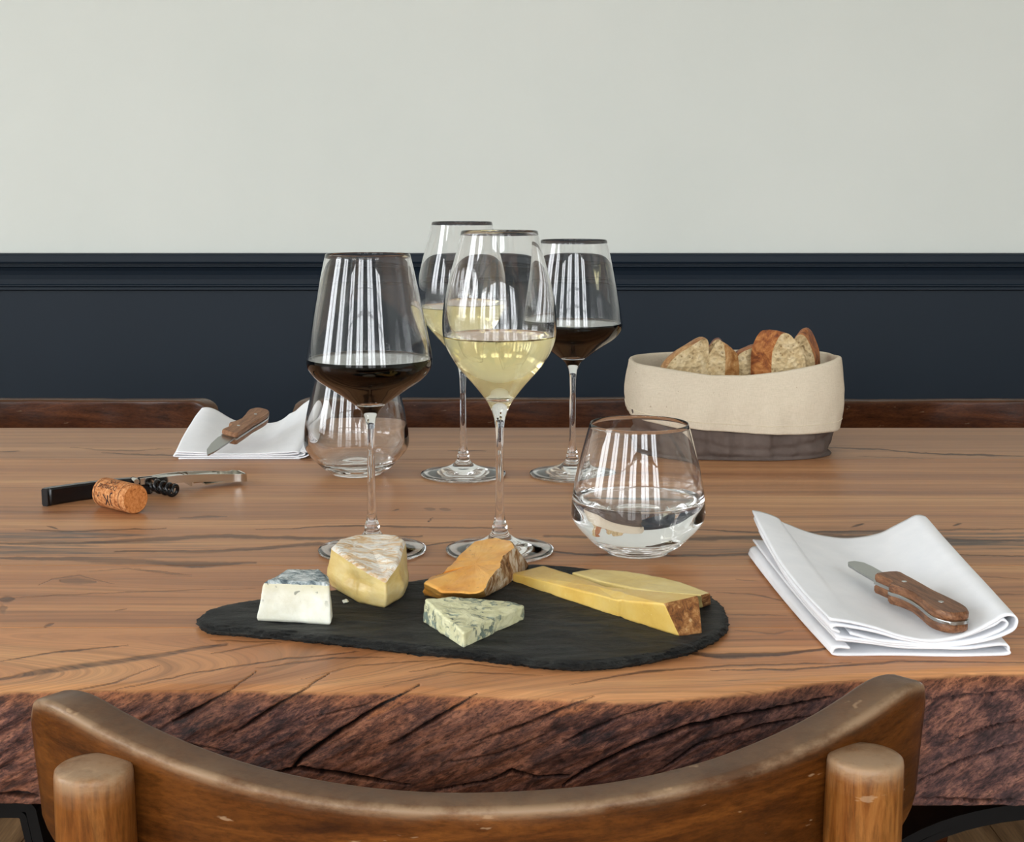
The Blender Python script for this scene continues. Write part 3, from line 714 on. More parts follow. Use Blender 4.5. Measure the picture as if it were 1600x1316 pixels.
def cheese(name, label, cat, verts, tagfn, mats, amp=0.0006, freq=90, bevel=0.0022, ns=26, nh=14, ntop=18, ooze=0.0, smooth_it=3, topamp=None, z0=SLZ, group=None, droop=None):
    """verts: list of (top px, top py, top z, bottom px|None, bottom py|None, side tag); tags name the part of each outer face;
    top tag = tagfn; mats {tag: (part name, material)}"""
    Tp = []; Bt = []; st = []
    for v in verts:
        p = G(v[0], v[1], v[2]); Tp.append((p.x, p.y, v[2]))
        if v[3] is None: Bt.append((p.x, p.y, z0))
        else: q = G(v[3], v[4], z0); Bt.append((q.x, q.y, z0))
        st.append(v[5])
    n0 = len(verts); T = []; B = []; tg = []
    per = [np.hypot(Tp[i][0]-Tp[(i+1) % n0][0], Tp[i][1]-Tp[(i+1) % n0][1]) for i in range(n0)]
    tot = sum(per)
    for i in range(n0):
        j = (i+1) % n0; m_ = max(3, int(round(ns*n0*per[i]/tot)))
        for k in range(m_):
            t = k/m_; T.append([Tp[i][a]*(1-t)+Tp[j][a]*t for a in range(3)]); B.append([Bt[i][a]*(1-t)+Bt[j][a]*t for a in range(3)]); tg.append(st[i])
    T = np.array(T); B = np.array(B); n = len(T)
    for _ in range(smooth_it):
        T = (np.roll(T, 1, 0)+2*T+np.roll(T, -1, 0))/4; B = (np.roll(B, 1, 0)+2*B+np.roll(B, -1, 0))/4
    c = T.mean(0); rings = []; rt = []
    for k in range(nh+1):
        h = k/nh; q = B*(1-h)+T*h
        if ooze: q[:, :2] += (q[:, :2]-c[:2])/np.linalg.norm(q[:, :2]-c[:2], axis=1)[:, None]*ooze*math.sin(math.pi*min(h*1.15, 1))
        hm = T[:, 2]-z0
        ins = np.zeros(n)
        d_top = (1-h)*hm; ins = np.where(d_top < bevel, bevel-np.sqrt(np.maximum(bevel**2-(bevel-d_top)**2, 0)), 0)
        d_bot = h*hm; bb = bevel*0.5; ins = np.maximum(ins, np.where(d_bot < bb, bb-np.sqrt(np.maximum(bb**2-(bb-d_bot)**2, 0)), 0))
        dd = q[:, :2]-c[:2]; L = np.linalg.norm(dd, axis=1)[:, None]
        q[:, :2] -= dd/L*ins[:, None]; rings.append(q); rt.append('side')
    edge = rings[-1].copy()
    for k in range(1, ntop):
        s = 1-k/ntop
        q = edge.copy(); q[:, :2] = c[:2]+(edge[:, :2]-c[:2])*s
        zb = edge[:, 2]*s+c[2]*(1-s)*1.0; q[:, 2] = zb; rings.append(q); rt.append('top')
    V = np.vstack(rings+[c[None], np.r_[B.mean(0)[:2], z0][None]])
    N = len(V)
    # displacement: outward for sides, up for the top
    nn = fbm(V[:, 0]*freq, V[:, 1]*freq, V[:, 2]*freq, 5, 0.6); n2 = fbm(V[:, 0]*freq+9, V[:, 1]*freq+4, V[:, 2]*freq, 5, 0.6)
    ta = amp if topamp is None else topamp
    side = np.zeros(N); side[:(nh+1)*n] = 1
    hfac = np.clip((V[:, 2]-z0)/0.003, 0, 1)
    d = V[:, :2]-c[:2]; L = np.maximum(np.linalg.norm(d, axis=1), 1e-6)[:, None]
    V[:, :2] += d/L*(nn*amp*side*2)[:, None]
    V[:, 2] += n2*ta*2*hfac
    if droop is not None: V = droop(V, c, z0)
    V[:, 2] = np.maximum(V[:, 2], z0)
    Fc = {}
    def add(t, f): Fc.setdefault(t, []).append(f)
    for r in range(len(rings)-1):
        a = r*n; b = a+n
        for k in range(n):
            k2 = (k+1) % n; f = (a+k, a+k2, b+k2, b+k)
            if rt[r+1] == 'top': add(tagfn, f)
            else:
                t = tg[k]
                if t != tagfn and r >= nh-1 and tagfn == 'rind': t = 'rind'
                add(t, f)
    a = (len(rings)-1)*n
    for k in range(n): add(tagfn, (a+k, a+(k+1) % n, N-2))
    for k in range(n): add(tg[k], ((k+1) % n, k, N-1))
    V[:, 2] += TZ
    root = thing(name, label, cat, (float(c[0]), float(c[1]), TZ+z0), group)
    hgt = np.clip((V[:, 2]-TZ-z0)/(max(T[:, 2])-z0), 0, 1)
    made = []
    for t, fl in Fc.items():
        used = sorted({i for f in fl for i in f}); mp = {u: i for i, u in enumerate(used)}
        o = mesh(mats[t][0], V[used], [tuple(mp[i] for i in f) for f in fl], mats[t][1], root, attrs=dict(hgt=hgt[used], topm=(1-side)[used]))
        # outward normals
        me = o.data; cen = Vector((0, 0, 0.01)); s = 0
        for p in me.polygons: s += (p.center-cen).dot(p.normal)*p.area
        if s < 0: me.flip_normals()
        made.append(o)
    return root
def notch(V, c, z0):
    p = G(971, 966, z0); q = np.exp(-((V[:, 0]-p.x)/0.0016)**2)*(V[:, 1] < p.y+0.012); V[:, 1] += q*0.0022; return V
# materials
m = M('goat_paste', rough=0.6); n1 = m.noise(m.coords(), 70, 6, 0.65); n2 = m.noise(m.coords(), 25, 3)
c = m.ramp(n1, [(0.35, (226, 224, 204)), (0.6, (240, 240, 226))])
c = m.mix(m.math('MULTIPLY', m.ramp(m.attr('hgt'), [(0.70, 0.0), (0.9, 0.75)]), m.ramp(n2, [(0.3, 0.3), (0.6, 1.0)])), c, (206, 200, 160))
c = m.mix(m.math('MULTIPLY', m.ramp(m.noise(m.coords(), 210, 2), [(0.67, 0.0), (0.71, 0.7)]), m.ramp(m.attr('hgt'), [(0.35, 0.0), (0.7, 1.0)])), c, (110, 116, 104))
m.color(c).bump(n1, 0.55, 0.0015); m.b.inputs['Subsurface Weight'].default_value = 0.12; m.b.inputs['Subsurface Radius'].default_value = (0.006, 0.005, 0.003); MT['goat'] = m.m
m = M('ash_rind', rough=0.8); n1 = m.noise(m.coords(), 130, 6, 0.7, 0.6); n2 = m.noise(m.coords(), 55, 4, 0.6)
c = m.ramp(n1, [(0.38, (70, 84, 92)), (0.48, (150, 162, 164)), (0.58, (206, 212, 212)), (0.7, (224, 228, 226))])
c = m.mix(m.ramp(n2, [(0.55, 0.0), (0.66, 0.6)]), c, (84, 98, 104)); m.color(c).bump(n1, 0.8, 0.002); MT['ash'] = m.m
m = M('soft_yellow_paste', rough=0.33, spec=0.5); n1 = m.noise(m.mapping(m.coords(), scale=(40, 40, 90)), 1, 5, 0.6); n2 = m.noise(m.coords(), 60, 4)
c = m.ramp(n1, [(0.3, (204, 172, 98)), (0.5, (226, 200, 132)), (0.7, (238, 218, 160))]); c = m.mix(m.ramp(n2, [(0.6, 0.0), (0.7, 0.35)]), c, (240, 228, 184))
m.color(c).bump(n1, 0.5, 0.002); m.b.inputs['Subsurface Weight'].default_value = 0.15; m.b.inputs['Subsurface Radius'].default_value = (0.008, 0.005, 0.002); MT['brie'] = m.m
m = M('bloomy_rind', rough=0.75); n1 = m.noise(m.mapping(m.coords(), scale=(40, 130, 100), rot=(0, 0, 0.4)), 1, 6, 0.7, 1.8); n2 = m.noise(m.coords(), 30, 4, 0.6)
c = m.ramp(n1, [(0.30, (198, 150, 100)), (0.44, (226, 196, 154)), (0.52, (240, 232, 218)), (0.66, (244, 242, 236))])
c = m.mix(m.ramp(n2, [(0.52, 0.0), (0.68, 0.6)]), c, (222, 172, 116)); m.color(c).bump(n1, 1.0, 0.003); MT['bloomy'] = m.m
m = M('orange_paste', rough=0.35); n1 = m.noise(m.coords(), 45, 5, 0.6)
c = m.ramp(n1, [(0.3, (214, 142, 56)), (0.5, (232, 170, 84)), (0.7, (238, 186, 106))])
c = m.mix(m.ramp(m.noise(m.coords(), 230, 2), [(0.68, 0.0), (0.72, 0.5)]), c, (160, 96, 40)); m.color(c).bump(n1, 0.4, 0.0015)
m.b.inputs['Subsurface Weight'].default_value = 0.12; m.b.inputs['Subsurface Radius'].default_value = (0.008, 0.004, 0.001); MT['orange'] = m.m
m = M('washed_rind', rough=0.7); n1 = m.noise(m.mapping(m.coords(), scale=(130, 130, 60)), 1, 6, 0.7, 1.0)
c = m.ramp(n1, [(0.34, (88, 54, 26)), (0.44, (150, 104, 58)), (0.52, (190, 158, 120)), (0.6, (222, 208, 188))]); m.color(c).bump(n1, 1.0, 0.003); MT['washed'] = m.m
m = M('blue_veined_paste', rough=0.5); v = m.coords(); n1 = m.noise(m.mapping(v, scale=(120, 170, 150)), 1, 5, 0.6, 1.2); n2 = m.noise(v, 42, 4, 0.6, 0.8); n3 = m.noise(v, 160, 4)
c = m.ramp(n3, [(0.3, (206, 204, 160)), (0.6, (226, 224, 186))])
k = m.math('MULTIPLY', m.ramp(n1, [(0.50, 0.0), (0.57, 1.0)]), m.ramp(n2, [(0.40, 0.0), (0.54, 1.0)]))
c = m.mix(m.math('MULTIPLY', k, 0.85), c, m.ramp(n3, [(0.35, (58, 82, 88)), (0.65, (104, 128, 122))])); m.color(c).bump(m.math('SUBTRACT', n1, k), 0.6, 0.0015); MT['blue'] = m.m
m = M('hard_yellow_paste', rough=0.35); n1 = m.noise(m.coords(), 30, 6, 0.65); n2 = m.noise(m.coords(), 330, 3)
c = m.ramp(n1, [(0.3, (212, 168, 78)), (0.5, (226, 188, 98)), (0.7, (232, 202, 122))]); c = m.mix(m.ramp(n2, [(0.66, 0.0), (0.74, 0.5)]), c, (242, 226, 170))
m.color(c).bump(n2, 0.25, 0.0008); m.b.inputs['Subsurface Weight'].default_value = 0.12; m.b.inputs['Subsurface Radius'].default_value = (0.008, 0.005, 0.001); MT['hard'] = m.m
m = M('pale_hard_paste', rough=0.4); n1 = m.noise(m.coords(), 30, 6, 0.65)
c = m.ramp(n1, [(0.3, (204, 176, 104)), (0.5, (218, 194, 124)), (0.7, (226, 206, 144))]); m.color(c).bump(n1, 0.25, 0.0008); MT['hard2'] = m.m
m = M('brown_rind', rough=0.75); n1 = m.noise(m.coords(), 190, 5, 0.7, 0.5)
c = m.ramp(n1, [(0.34, (94, 56, 26)), (0.5, (144, 92, 46)), (0.62, (186, 136, 82)), (0.72, (214, 184, 140))]); m.color(c).bump(n1, 1.0, 0.0025); MT['rind'] = m.m

cheese('goat_cheese', 'white goat cheese block with ash-grey rind, leftmost on the slate', 'cheese',
       [(412, 908, .0325, 398, 970, 'paste'), (514, 911, .032, 518, 977, 'paste'), (513, 898, .032, 520, 962, 'paste'), (500, 887.5, .0325, None, None, 'rind'), (447, 889, .0325, None, None, 'rind')],
       'rind', {'paste': ('paste', MT['goat']), 'rind': ('rind', MT['ash'])}, amp=0.0005, freq=110, bevel=0.0022, topamp=0.0006)
def droop_brie(V, c, z0):
    # cut faces sag outward near the board, with a hollow pressed into the left face
    h = (V[:, 2]-z0)/0.03; d = V[:, :2]-c[:2]; L = np.maximum(np.linalg.norm(d, axis=1), 1e-6)[:, None]
    sag = 0.0028*np.exp(-((h-0.28)/0.2)**2)*(0.6+0.8*fbm(V[:, 0]*60, V[:, 1]*60, 3, 3))
    front = (V[:, 1] < c[1]+0.012)
    V[:, :2] += d/L*(sag*front)[:, None]
    p = G(562, 905, 0.022); q = np.exp(-(((V[:, 0]-p.x)/0.011)**2+((V[:, 2]-0.020)/0.006)**2))*front*(h < 0.93)
    V[:, :2] -= d/L*(q*0.0040)[:, None]
    return V
cheese('soft_cheese_wedge', 'oozing yellow soft cheese wedge with wrinkled white rind', 'cheese',
       [(517, 853, .037, 514, 915, 'paste'), (558, 884, .0315, 560, 943, 'paste'), (603, 908, .0245, 602, 951, 'paste'), (621, 880, .0315, 630, 934, 'paste'),
        (635, 843, .0375, 636, 906, 'rind'), (622, 836, .0375, None, None, 'rind'), (590, 832.5, .0375, None, None, 'rind'), (552, 836, .0375, None, None, 'rind'), (527, 844, .037, None, None, 'rind')],
       'rind', {'paste': ('paste', MT['brie']), 'rind': ('rind', MT['bloomy'])}, amp=0.0006, freq=70, bevel=0.0022, ooze=0.001, topamp=0.0006, droop=droop_brie)
def droop_orange(V, c, z0):
    return V
cheese('washed_rind_cheese', 'flat orange cheese slice with brown and white crinkled rind', 'cheese',
       [(662, 910, .0190, 660, 931, 'rind'), (672, 902, .0175, None, None, 'rind'), (692, 894, .020, None, None, 'rind'), (716, 868, .0235, None, None, 'rind'), (742, 846, .0255, None, None, 'rind'), (775, 839.5, .0265, None, None, 'rind'),
        (799, 845, .0265, 818, 876, 'rind'), (806, 856, .026, 828, 884, 'rind'), (789, 868, .025, 815, 898, 'rind'), (785, 884, .0235, 797, 912, 'rind'), (768, 902, .022, 777, 924, 'rind'), (757, 922, .019, 760, 933, 'paste'), (742, 928, .017, 742, 936, 'paste'), (690, 926, .016, 690, 937, 'paste')],
       'paste', {'paste': ('paste', MT['orange']), 'rind': ('rind', MT['washed'])}, amp=0.0008, freq=150, bevel=0.0012, topamp=0.0003)
cheese('blue_cheese_wedge', 'thin triangular wedge of blue-veined cheese at the slate front', 'cheese',
       [(662, 936, .0200, 659, 971, 'paste'), (724, 989, .0150, 724, 1013, 'paste'), (820, 946, .0150, 820, 968, 'paste'), (800, 940, .0150, None, None, 'paste'), (748, 935, .0175, None, None, 'paste'), (700, 933, .0195, None, None, 'paste')],
       'paste', {'paste': ('paste', MT['blue'])}, amp=0.0006, freq=170, bevel=0.0010, topamp=0.0005, smooth_it=2)
cheese('hard_cheese_slice', 'long yellow hard cheese slice in front, thicker at its rind end', 'cheese',
       [(798, 896, .0105, 800, 908, 'paste'), (874, 914, .0135, 878, 935, 'paste'), (920, 926, .0155, 925, 951, 'paste'), (965, 938, .0180, 970, 966, 'paste'), (1038, 944, .0250, 1062, 995, 'rind'),
        (1092, 931, .0250, 1098, 990, 'paste'), (1050, 929, .0220, None, None, 'paste'), (998, 927, .0195, None, None, 'paste'), (952, 919, .017, None, None, 'paste'), (888, 896, .0125, None, None, 'paste'), (848, 884, .0105, None, None, 'paste')],
       'paste', {'paste': ('paste', MT['hard']), 'rind': ('rind', MT['rind'])}, amp=0.0003, freq=60, bevel=0.0008, smooth_it=1, topamp=0.0002, droop=notch)
cheese('hard_cheese_slice', 'paler hard cheese slice lying behind the long yellow slice', 'cheese',
       [(893, 894, .0120, None, None, 'paste'), (935, 907, .0135, None, None, 'paste'), (985, 918, .0155, None, None, 'paste'), (1040, 926, .0180, None, None, 'paste'), (1096, 931, .0200, 1098, 950, 'rind'), (1110, 928, .0200, 1112, 945, 'paste'),
        (1080, 915, .0190, None, None, 'paste'), (1040, 903, .0170, None, None, 'paste'), (978, 893, .0145, None, None, 'paste'), (925, 888.5, .0120, None, None, 'paste')],
       'paste', {'paste': ('paste', MT['hard2']), 'rind': ('rind', MT['rind'])}, amp=0.0004, freq=60, bevel=0.0008, smooth_it=1, topamp=0.0003)
# crumb
V, Fc = lathe([(0, 0), (.0016, .0003), (.0019, .0012), (.001, .0022), (0, .0024)], 9)
V = np.array(V)+0.0006*np.stack([fbm(np.arange(len(V))*1.3, k, 0, 1) for k in range(3)], 1)
o = mesh('cheese_crumb', V, Fc, MT['goat']); p = G(540, 942, SLZ); o.location = (p.x, p.y, TZ+SLZ); tag(o, 'tiny white cheese crumb on the slate between two cheeses', 'crumb')

# ================================================================ BREAD BAG AND BREAD
m = M('cream_canvas', rough=0.9, spec=0.1); v = m.coords(); w1 = m.noise(m.mapping(v, scale=(2600, 2600, 160)), 1, 2); w2 = m.noise(m.mapping(v, scale=(160, 160, 2800)), 1, 2); n3 = m.noise(v, 260, 3)
c = m.ramp(m.math('ADD', m.math('MULTIPLY', w1, 0.5), m.math('MULTIPLY', w2, 0.5)), [(0.35, (200, 188, 166)), (0.6, (216, 204, 184))])
c = m.mix(m.ramp(n3, [(0.70, 0.0), (0.74, 0.6)]), c, (150, 126, 96)); m.color(c).bump(m.math('ADD', w1, w2), 0.3, 0.0006); MT['canvas'] = m.m
m = M('taupe_canvas', rough=0.85, spec=0.15); v = m.coords(); n1 = m.noise(v, 40, 4); n2 = m.noise(v, 1200, 2)
m.color(m.ramp(n1, [(0.3, (88, 76, 70)), (0.7, (104, 92, 86))])).bump(n2, 0.25, 0.0005); MT['taupe'] = m.m
MT['thread'] = M('cream_thread', rough=0.8, color=(232, 222, 198)).m
BC = (0.2225, 1.452)
bag = thing('bread_bag', 'folded-down cream and taupe fabric bag holding cut bread', 'bread basket', (BC[0], BC[1], TZ))
def bag_ring(th, a, b, e=2.7, rot=R(-4)):
    ct, s_ = np.cos(th), np.sin(th)
    r = (np.abs(ct/a)**e+np.abs(s_/b)**e)**(-1/e)
    x, y = r*ct, r*s_
    # a crisp corner at the right end seam
    k = np.exp(-((np.angle(np.exp(1j*(th-R(-18)))))/0.28)**2); x, y = x*(1+0.035*k), y*(1+0.035*k)
    return BC[0]+x*np.cos(rot)-y*np.sin(rot), BC[1]+x*np.sin(rot)+y*np.cos(rot)
TH = np.linspace(0, 2*np.pi, 241)[:-1]
def rim_z(th):          # rim height around the bag
    d = np.degrees(th) % 360
    return np.interp(d, [0, 30, 70, 110, 150, 185, 215, 250, 275, 300, 330, 345, 360], [.094, .093, .091, .089, .088, .0895, .0875, .0815, .0815, .085, .0925, .096, .094])
def bag_surface(name, fn, nz, mat, attrs=None):
    rings = [fn(t) for t in np.linspace(0, 1, nz)]
    n = len(TH); V = np.vstack(rings); V[:, 2] += TZ; Fc = []
    for r in range(nz-1):
        for k in range(n):
            k2 = (k+1) % n; Fc.append((r*n+k, r*n+k2, (r+1)*n+k2, (r+1)*n+k))
    return mesh(name, V, Fc, mat, bag)
def fold_noise(x, z, s=1.0): return fbm(x*5+3, z*16, s, 3)
def base_fn(t):
    if t < 0.18:
        k = t/0.18; a, b, z = 0.0985*(0.5+0.5*k), 0.0725*(0.5+0.5*k), 0.0006
    else:
        k = (t-0.18)/0.82; z = 0.0006+0.058*k; a = 0.0985+0.0040*math.sin(k*2.2); b = 0.0725+0.0035*math.sin(k*2.2)-0.004*k
        a -= 0.004*max(0, 0.12-k)/0.12; b -= 0.004*max(0, 0.12-k)/0.12
    x, y = bag_ring(TH, a, b)
    if t > 0.2:
        c_ = 0.0050*fold_noise(TH*1.6, z*1.6)+0.003*fbm(TH*3.5+z*60, z*70, 4.0, 3)-0.003*np.exp(-((z-0.018-0.008*np.sin(TH*2+1))/0.0032)**2)*(np.sin(TH*1.0+0.6) < 0.4)
        x = x+np.cos(TH)*c_; y = y+np.sin(TH)*c_
    return np.c_[x, y, np.full(len(TH), z)]
o = bag_surface('bag_base', base_fn, 40, MT['taupe'])
b_ = bmesh.new(); b_.from_mesh(o.data); b_.verts.ensure_lookup_table(); b_.faces.new([b_.verts[i] for i in range(len(TH))][::-1]); b_.to_mesh(o.data); b_.free(); fix_normals(o)
HEM = np.interp(np.degrees(TH) % 360, [0, 60, 120, 180, 200, 225, 250, 275, 310, 345, 360], [.028, .034, .040, .0405, .0385, .0335, .0305, .0285, .0265, .0265, .028])
def cuff_fn(t):
    """outside hem -> up -> over the rim -> down inside"""
    rz = rim_z(TH)
    if t < 0.6:
        k = t/0.6; z = HEM+(rz-HEM)*k; a = 0.1060-0.0030*k**1.3; b = 0.0765-0.0015*k
        bulge = 0.002*math.sin(math.pi*k)
        x, y = bag_ring(TH, a+bulge, b+bulge)
        c_ = 0.0040*fbm(TH*1.5+2, z*12, 1.7, 3)+0.0024*fbm(TH*6, z*34, 1.1, 4)*(1-0.7*k)
    elif t < 0.7:
        k = (t-0.6)/0.1; an = math.pi*k; z = rz+0.0022*math.sin(an); off = -0.0022*(1-math.cos(an))
        x, y = bag_ring(TH, 0.103+off, 0.075+off); c_ = 0.0035*fbm(TH*1.5+2, rz*12, 1.7, 3)
    else:
        k = (t-0.7)/0.3; z = rz-(rz-0.03)*k; x, y = bag_ring(TH, 0.0986-0.003*k, 0.0706-0.003*k); c_ = 0.0035*fbm(TH*1.5+2, rz*12, 1.7, 3)*(1-k)
    x = x+np.cos(TH)*c_; y = y+np.sin(TH)*c_
    return np.c_[x, y, z]
o = bag_surface('cuff', cuff_fn, 60, MT['canvas']); fix_normals(o)
sm = o.modifiers.new('thickness', 'SOLIDIFY'); sm.thickness = 0.001; sm.offset = 0
o2 = o
# stitched hem line
parts = []
hemring = cuff_fn(0.085)
for k in range(0, len(TH)):
    for h_ in (0.1, 0.6):
        a = hemring[k]*(1-h_)+hemring[(k+1) % len(TH)]*h_; b = hemring[k]*(1-h_-0.36)+hemring[(k+1) % len(TH)]*(h_+0.36)
        dn = np.array([np.cos(TH[k]), np.sin(TH[k]), 0])*0.0007
        a = a+dn; b = b+dn; a[2] += TZ; b[2] += TZ
        parts.append(tube([a, b], 0.00035, 4))
V, Fc = join(parts); o = mesh('hem_stitching', V, Fc, MT['thread'], bag); o['kind'] = 'stuff'

m = M('bread_crumb', rough=0.8, spec=0.15); v = m.coords(); n1 = m.noise(v, 130, 5, 0.6); vo = m.voronoi(v, 240); n2 = m.noise(v, 60, 3)
c = m.ramp(n1, [(0.3, (178, 150, 108)), (0.5, (206, 182, 140)), (0.7, (222, 202, 164))])
c = m.mix(m.math('MULTIPLY', m.ramp(vo, [(0.10, 1.0), (0.3, 0.0)]), m.ramp(n2, [(0.45, 0.0), (0.6, 0.8)])), c, (140, 108, 66)); m.color(c).bump(m.math('ADD', vo, n1), 0.9, 0.003); MT['crumb'] = m.m
def crust(nm, a, b_, c_):
    m = M(nm, rough=0.5); v = m.coords(); n1 = m.noise(v, 70, 6, 0.7, 1.0); n2 = m.noise(v, 300, 3)
    c = m.ramp(n1, [(0.38, a), (0.5, b_), (0.62, c_)]); m.color(c).bump(m.math('ADD', n1, m.math('MULTIPLY', n2, 0.3)), 0.9, 0.003); return m.m
MT['crust'] = crust('bread_crust', (112, 56, 22), (160, 92, 42), (198, 134, 74))
MT['crust_pale'] = crust('pale_bread_crust', (150, 96, 46), (186, 134, 78), (212, 170, 118))
MT['crust_dark'] = crust('dark_bread_crust', (66, 28, 14), (116, 56, 26), (156, 88, 44))
def bread(label, pts, D, ext, yaw, cmat, low=0.02, hole=None):
    """pts: outline of the near cut face in px, top to sides; closed downward inside the bag. ext: thickness vector (dx, dy, dz); yaw tilts the face"""
    P = []
    pm = np.mean([p[0] for p in pts])
    for a, b in pts:
        d_ = D+(a-pm)/1500*math.tan(yaw); q = PD(a, b, d_); P.append(np.array(q))
    lz = TZ+low
    first = P[0].copy(); last = P[-1].copy(); first[2] = lz; last[2] = lz
    P = [first]+P+[last]
    P = np.array(P); ct = P.mean(0)
    Q = resample(P, 84)
    for _ in range(2): Q = (np.roll(Q, 1, 0)+2*Q+np.roll(Q, -1, 0))/4
    n = len(Q); ext = np.array(ext); nl = 14
    root = thing('bread_slice', label, 'bread', (float(ct[0]+ext[0]/2), float(ct[1]+ext[1]/2), lz), 'bread pieces in the bag')
    rings = []
    for k in range(nl+1):
        t = k/nl; s = 1+0.035*math.sin(math.pi*t)
        r = ct+(Q-ct)*s+ext*t
        nz = fbm(r[:, 0]*110, r[:, 1]*110, r[:, 2]*110, 4)*0.0016
        d = Q-ct; d /= np.linalg.norm(d, axis=1)[:, None]
        rings.append(r+d*nz[:, None]*math.sin(math.pi*min(max(t, 0.08), 0.92)))
    V = np.vstack(rings); Fc = []
    for r in range(nl):
        for k in range(n): Fc.append((r*n+k, r*n+(k+1) % n, (r+1)*n+(k+1) % n, (r+1)*n+k))
    fix_normals(mesh('crust', V, Fc, cmat, root))
    for which in (0, nl):
        base = rings[which]; c0 = base.mean(0); rr = [base]
        sg = -1 if which == 0 else 1; en = ext/np.linalg.norm(ext)
        for s in np.linspace(0.93, 0.06, 16):
            q = c0+(base-c0)*s; dz = fbm(q[:, 0]*160, q[:, 1]*160, q[:, 2]*160, 4)*0.0016
            pit = np.clip(fbm(q[:, 0]*110+5, q[:, 1]*110, q[:, 2]*110, 2)-0.28, 0, 1)*0.012
            rr.append(q+en*sg*(dz-pit+0.0006)[:, None])
        V = np.vstack(rr+[c0[None]]); Fc = []
        for r in range(len(rr)-1):
            for k in range(n): Fc.append((r*n+k, r*n+(k+1) % n, (r+1)*n+(k+1) % n, (r+1)*n+k))
        a = (len(rr)-1)*n; Fc += [(a+k, a+(k+1) % n, len(V)-1) for k in range(n)]
        mesh('crumb', V, Fc, MT['crumb'], root)
    return root
bread('pale triangular bread piece at the left end of the bag', [(1038, 590), (1040, 576), (1050, 562), (1063, 551), (1080, 541), (1102, 527), (1107, 530), (1108, 560), (1106, 592)], 1.425, (-0.004, 0.020, -0.001), R(5), MT['crust_pale'])
bread('narrow bread piece with dark burnt crust on its top left', [(1106, 592), (1106, 556), (1116, 540), (1124, 531), (1131, 535), (1134, 560), (1132, 592)], 1.425, (0.016, 0.014, -0.012), R(-10), MT['crust_pale'])
bread('bread piece behind showing charred crust above the narrow one', [(1100, 580), (1106, 545), (1116, 531), (1124, 529), (1130, 535), (1128, 560), (1128, 580)], 1.452, (0.002, 0.016, 0.0), R(0), MT['crust_dark'])
bread('low bread piece with large holes in the middle of the bag', [(1152, 592), (1152, 556), (1160, 550), (1172, 545), (1186, 539), (1190, 550), (1192, 592)], 1.440, (-0.002, 0.018, 0.0), R(0), MT['crust'])
bread('tallest bread piece with broad tan crust, right of the middle', [(1205, 592), (1206, 552), (1212, 535), (1222, 519), (1234, 521), (1247, 538), (1257, 556), (1261, 590)], 1.412, (-0.0175, 0.018, 0.001), R(-5), MT['crust'])
bread('rounded brown crusted bread piece at the right end of the bag', [(1234, 588), (1236, 545), (1240, 530), (1249, 521), (1258, 524), (1266, 540), (1273, 560), (1274, 590)], 1.436, (0.010, 0.024, 0.0045), R(8), MT['crust'])

# ================================================================ NAPKINS
m = M('white_linen', rough=0.85, spec=0.15); v = m.coords(); n1 = m.noise(v, 1500, 2); n2 = m.noise(v, 40, 4)
m.color(m.ramp(n2, [(0.3, (232, 234, 238)), (0.7, (240, 241, 244))])).bump(m.math('ADD', m.math('MULTIPLY', n1, 0.15), n2), 0.35, 0.0012)
m.b.inputs['Sheen Weight'].default_value = 0.1; MT['linen'] = m.m
def napkin(name, label, corners, strips, zfun, cat='napkin', ny=60, thick=0.0011):
    """corners: FL, FR, BR, BL ground points (x, y). strips: list of [(t, layer height)] in local cross-section; zfun(t, s, h) -> z"""
    FL, FR, BR, BL = [np.array(c, float) for c in corners]
    c0 = (FL+FR+BR+BL)/4
    parts = []
    for si, strip in enumerate(strips):
        C = np.array(catmull(strip, 8)); nt = len(C); V = []
        for j in range(ny+1):
            s = j/ny
            for t, h in C:
                t2 = t
                a = FL*(1-s)+BL*s; b = FR*(1-s)+BR*s
                sag = 0.0
                p = a*(1-t2)+b*t2
                z, dx, dy = zfun(t, s, h, si)
                V.append((p[0]+dx, p[1]+dy, TZ+max(z, 0.0008)))
        Fc = [(j*nt+k, j*nt+k+1, (j+1)*nt+k+1, (j+1)*nt+k) for j in range(ny) for k in range(nt-1)]
        parts.append((V, Fc))
    V, Fc = join(parts)
    V = np.array(V); V[:, 2] -= 0
    o = mesh(name, V-np.array([c0[0], c0[1], TZ]), Fc, MT['linen']); o.location = (c0[0], c0[1], TZ)
    s_ = o.modifiers.new('cloth', 'SOLIDIFY'); s_.thickness = thick; s_.offset = 0
    return tag(o, label, cat, None)
fl = G(1300, 1026, 0); fr = G(1576, 1026, 0); bl = G(1170, 872, 0); br = G(1437, 872, 0)
# cross section: t across 0..1, h height in metres (front edge shape)
lower = [(0.10, .0045), (0.03, .0050), (0.005, .0032), (0.03, .0009), (0.3, .0008), (0.65, .0008), (0.97, .0010), (1.0, .0040), (0.96, .0072), (0.7, .0050), (0.4, .0055), (0.12, .0085), (0.02, .0095)]
outer = [(0.02, .0112), (0.3, .0070), (0.6, .0060), (0.85, .0095), (1.0, .0150), (1.035, .0200), (1.02, .0240), (0.965, .0245), (0.90, .0205), (0.76, .0130), (0.58, .0088), (0.42, .0105), (0.25, .0155), (0.10, .0195), (-0.02, .0215)]
inner = [(0.10, .0135), (0.3, .0085), (0.55, .0068), (0.78, .0088), (0.94, .0150), (0.985, .0195), (0.95, .0215), (0.90, .0180), (0.74, .0112), (0.56, .0078), (0.40, .0095), (0.22, .0150), (0.03, .0180), (-0.005, .0160), (0.04, .0140)]
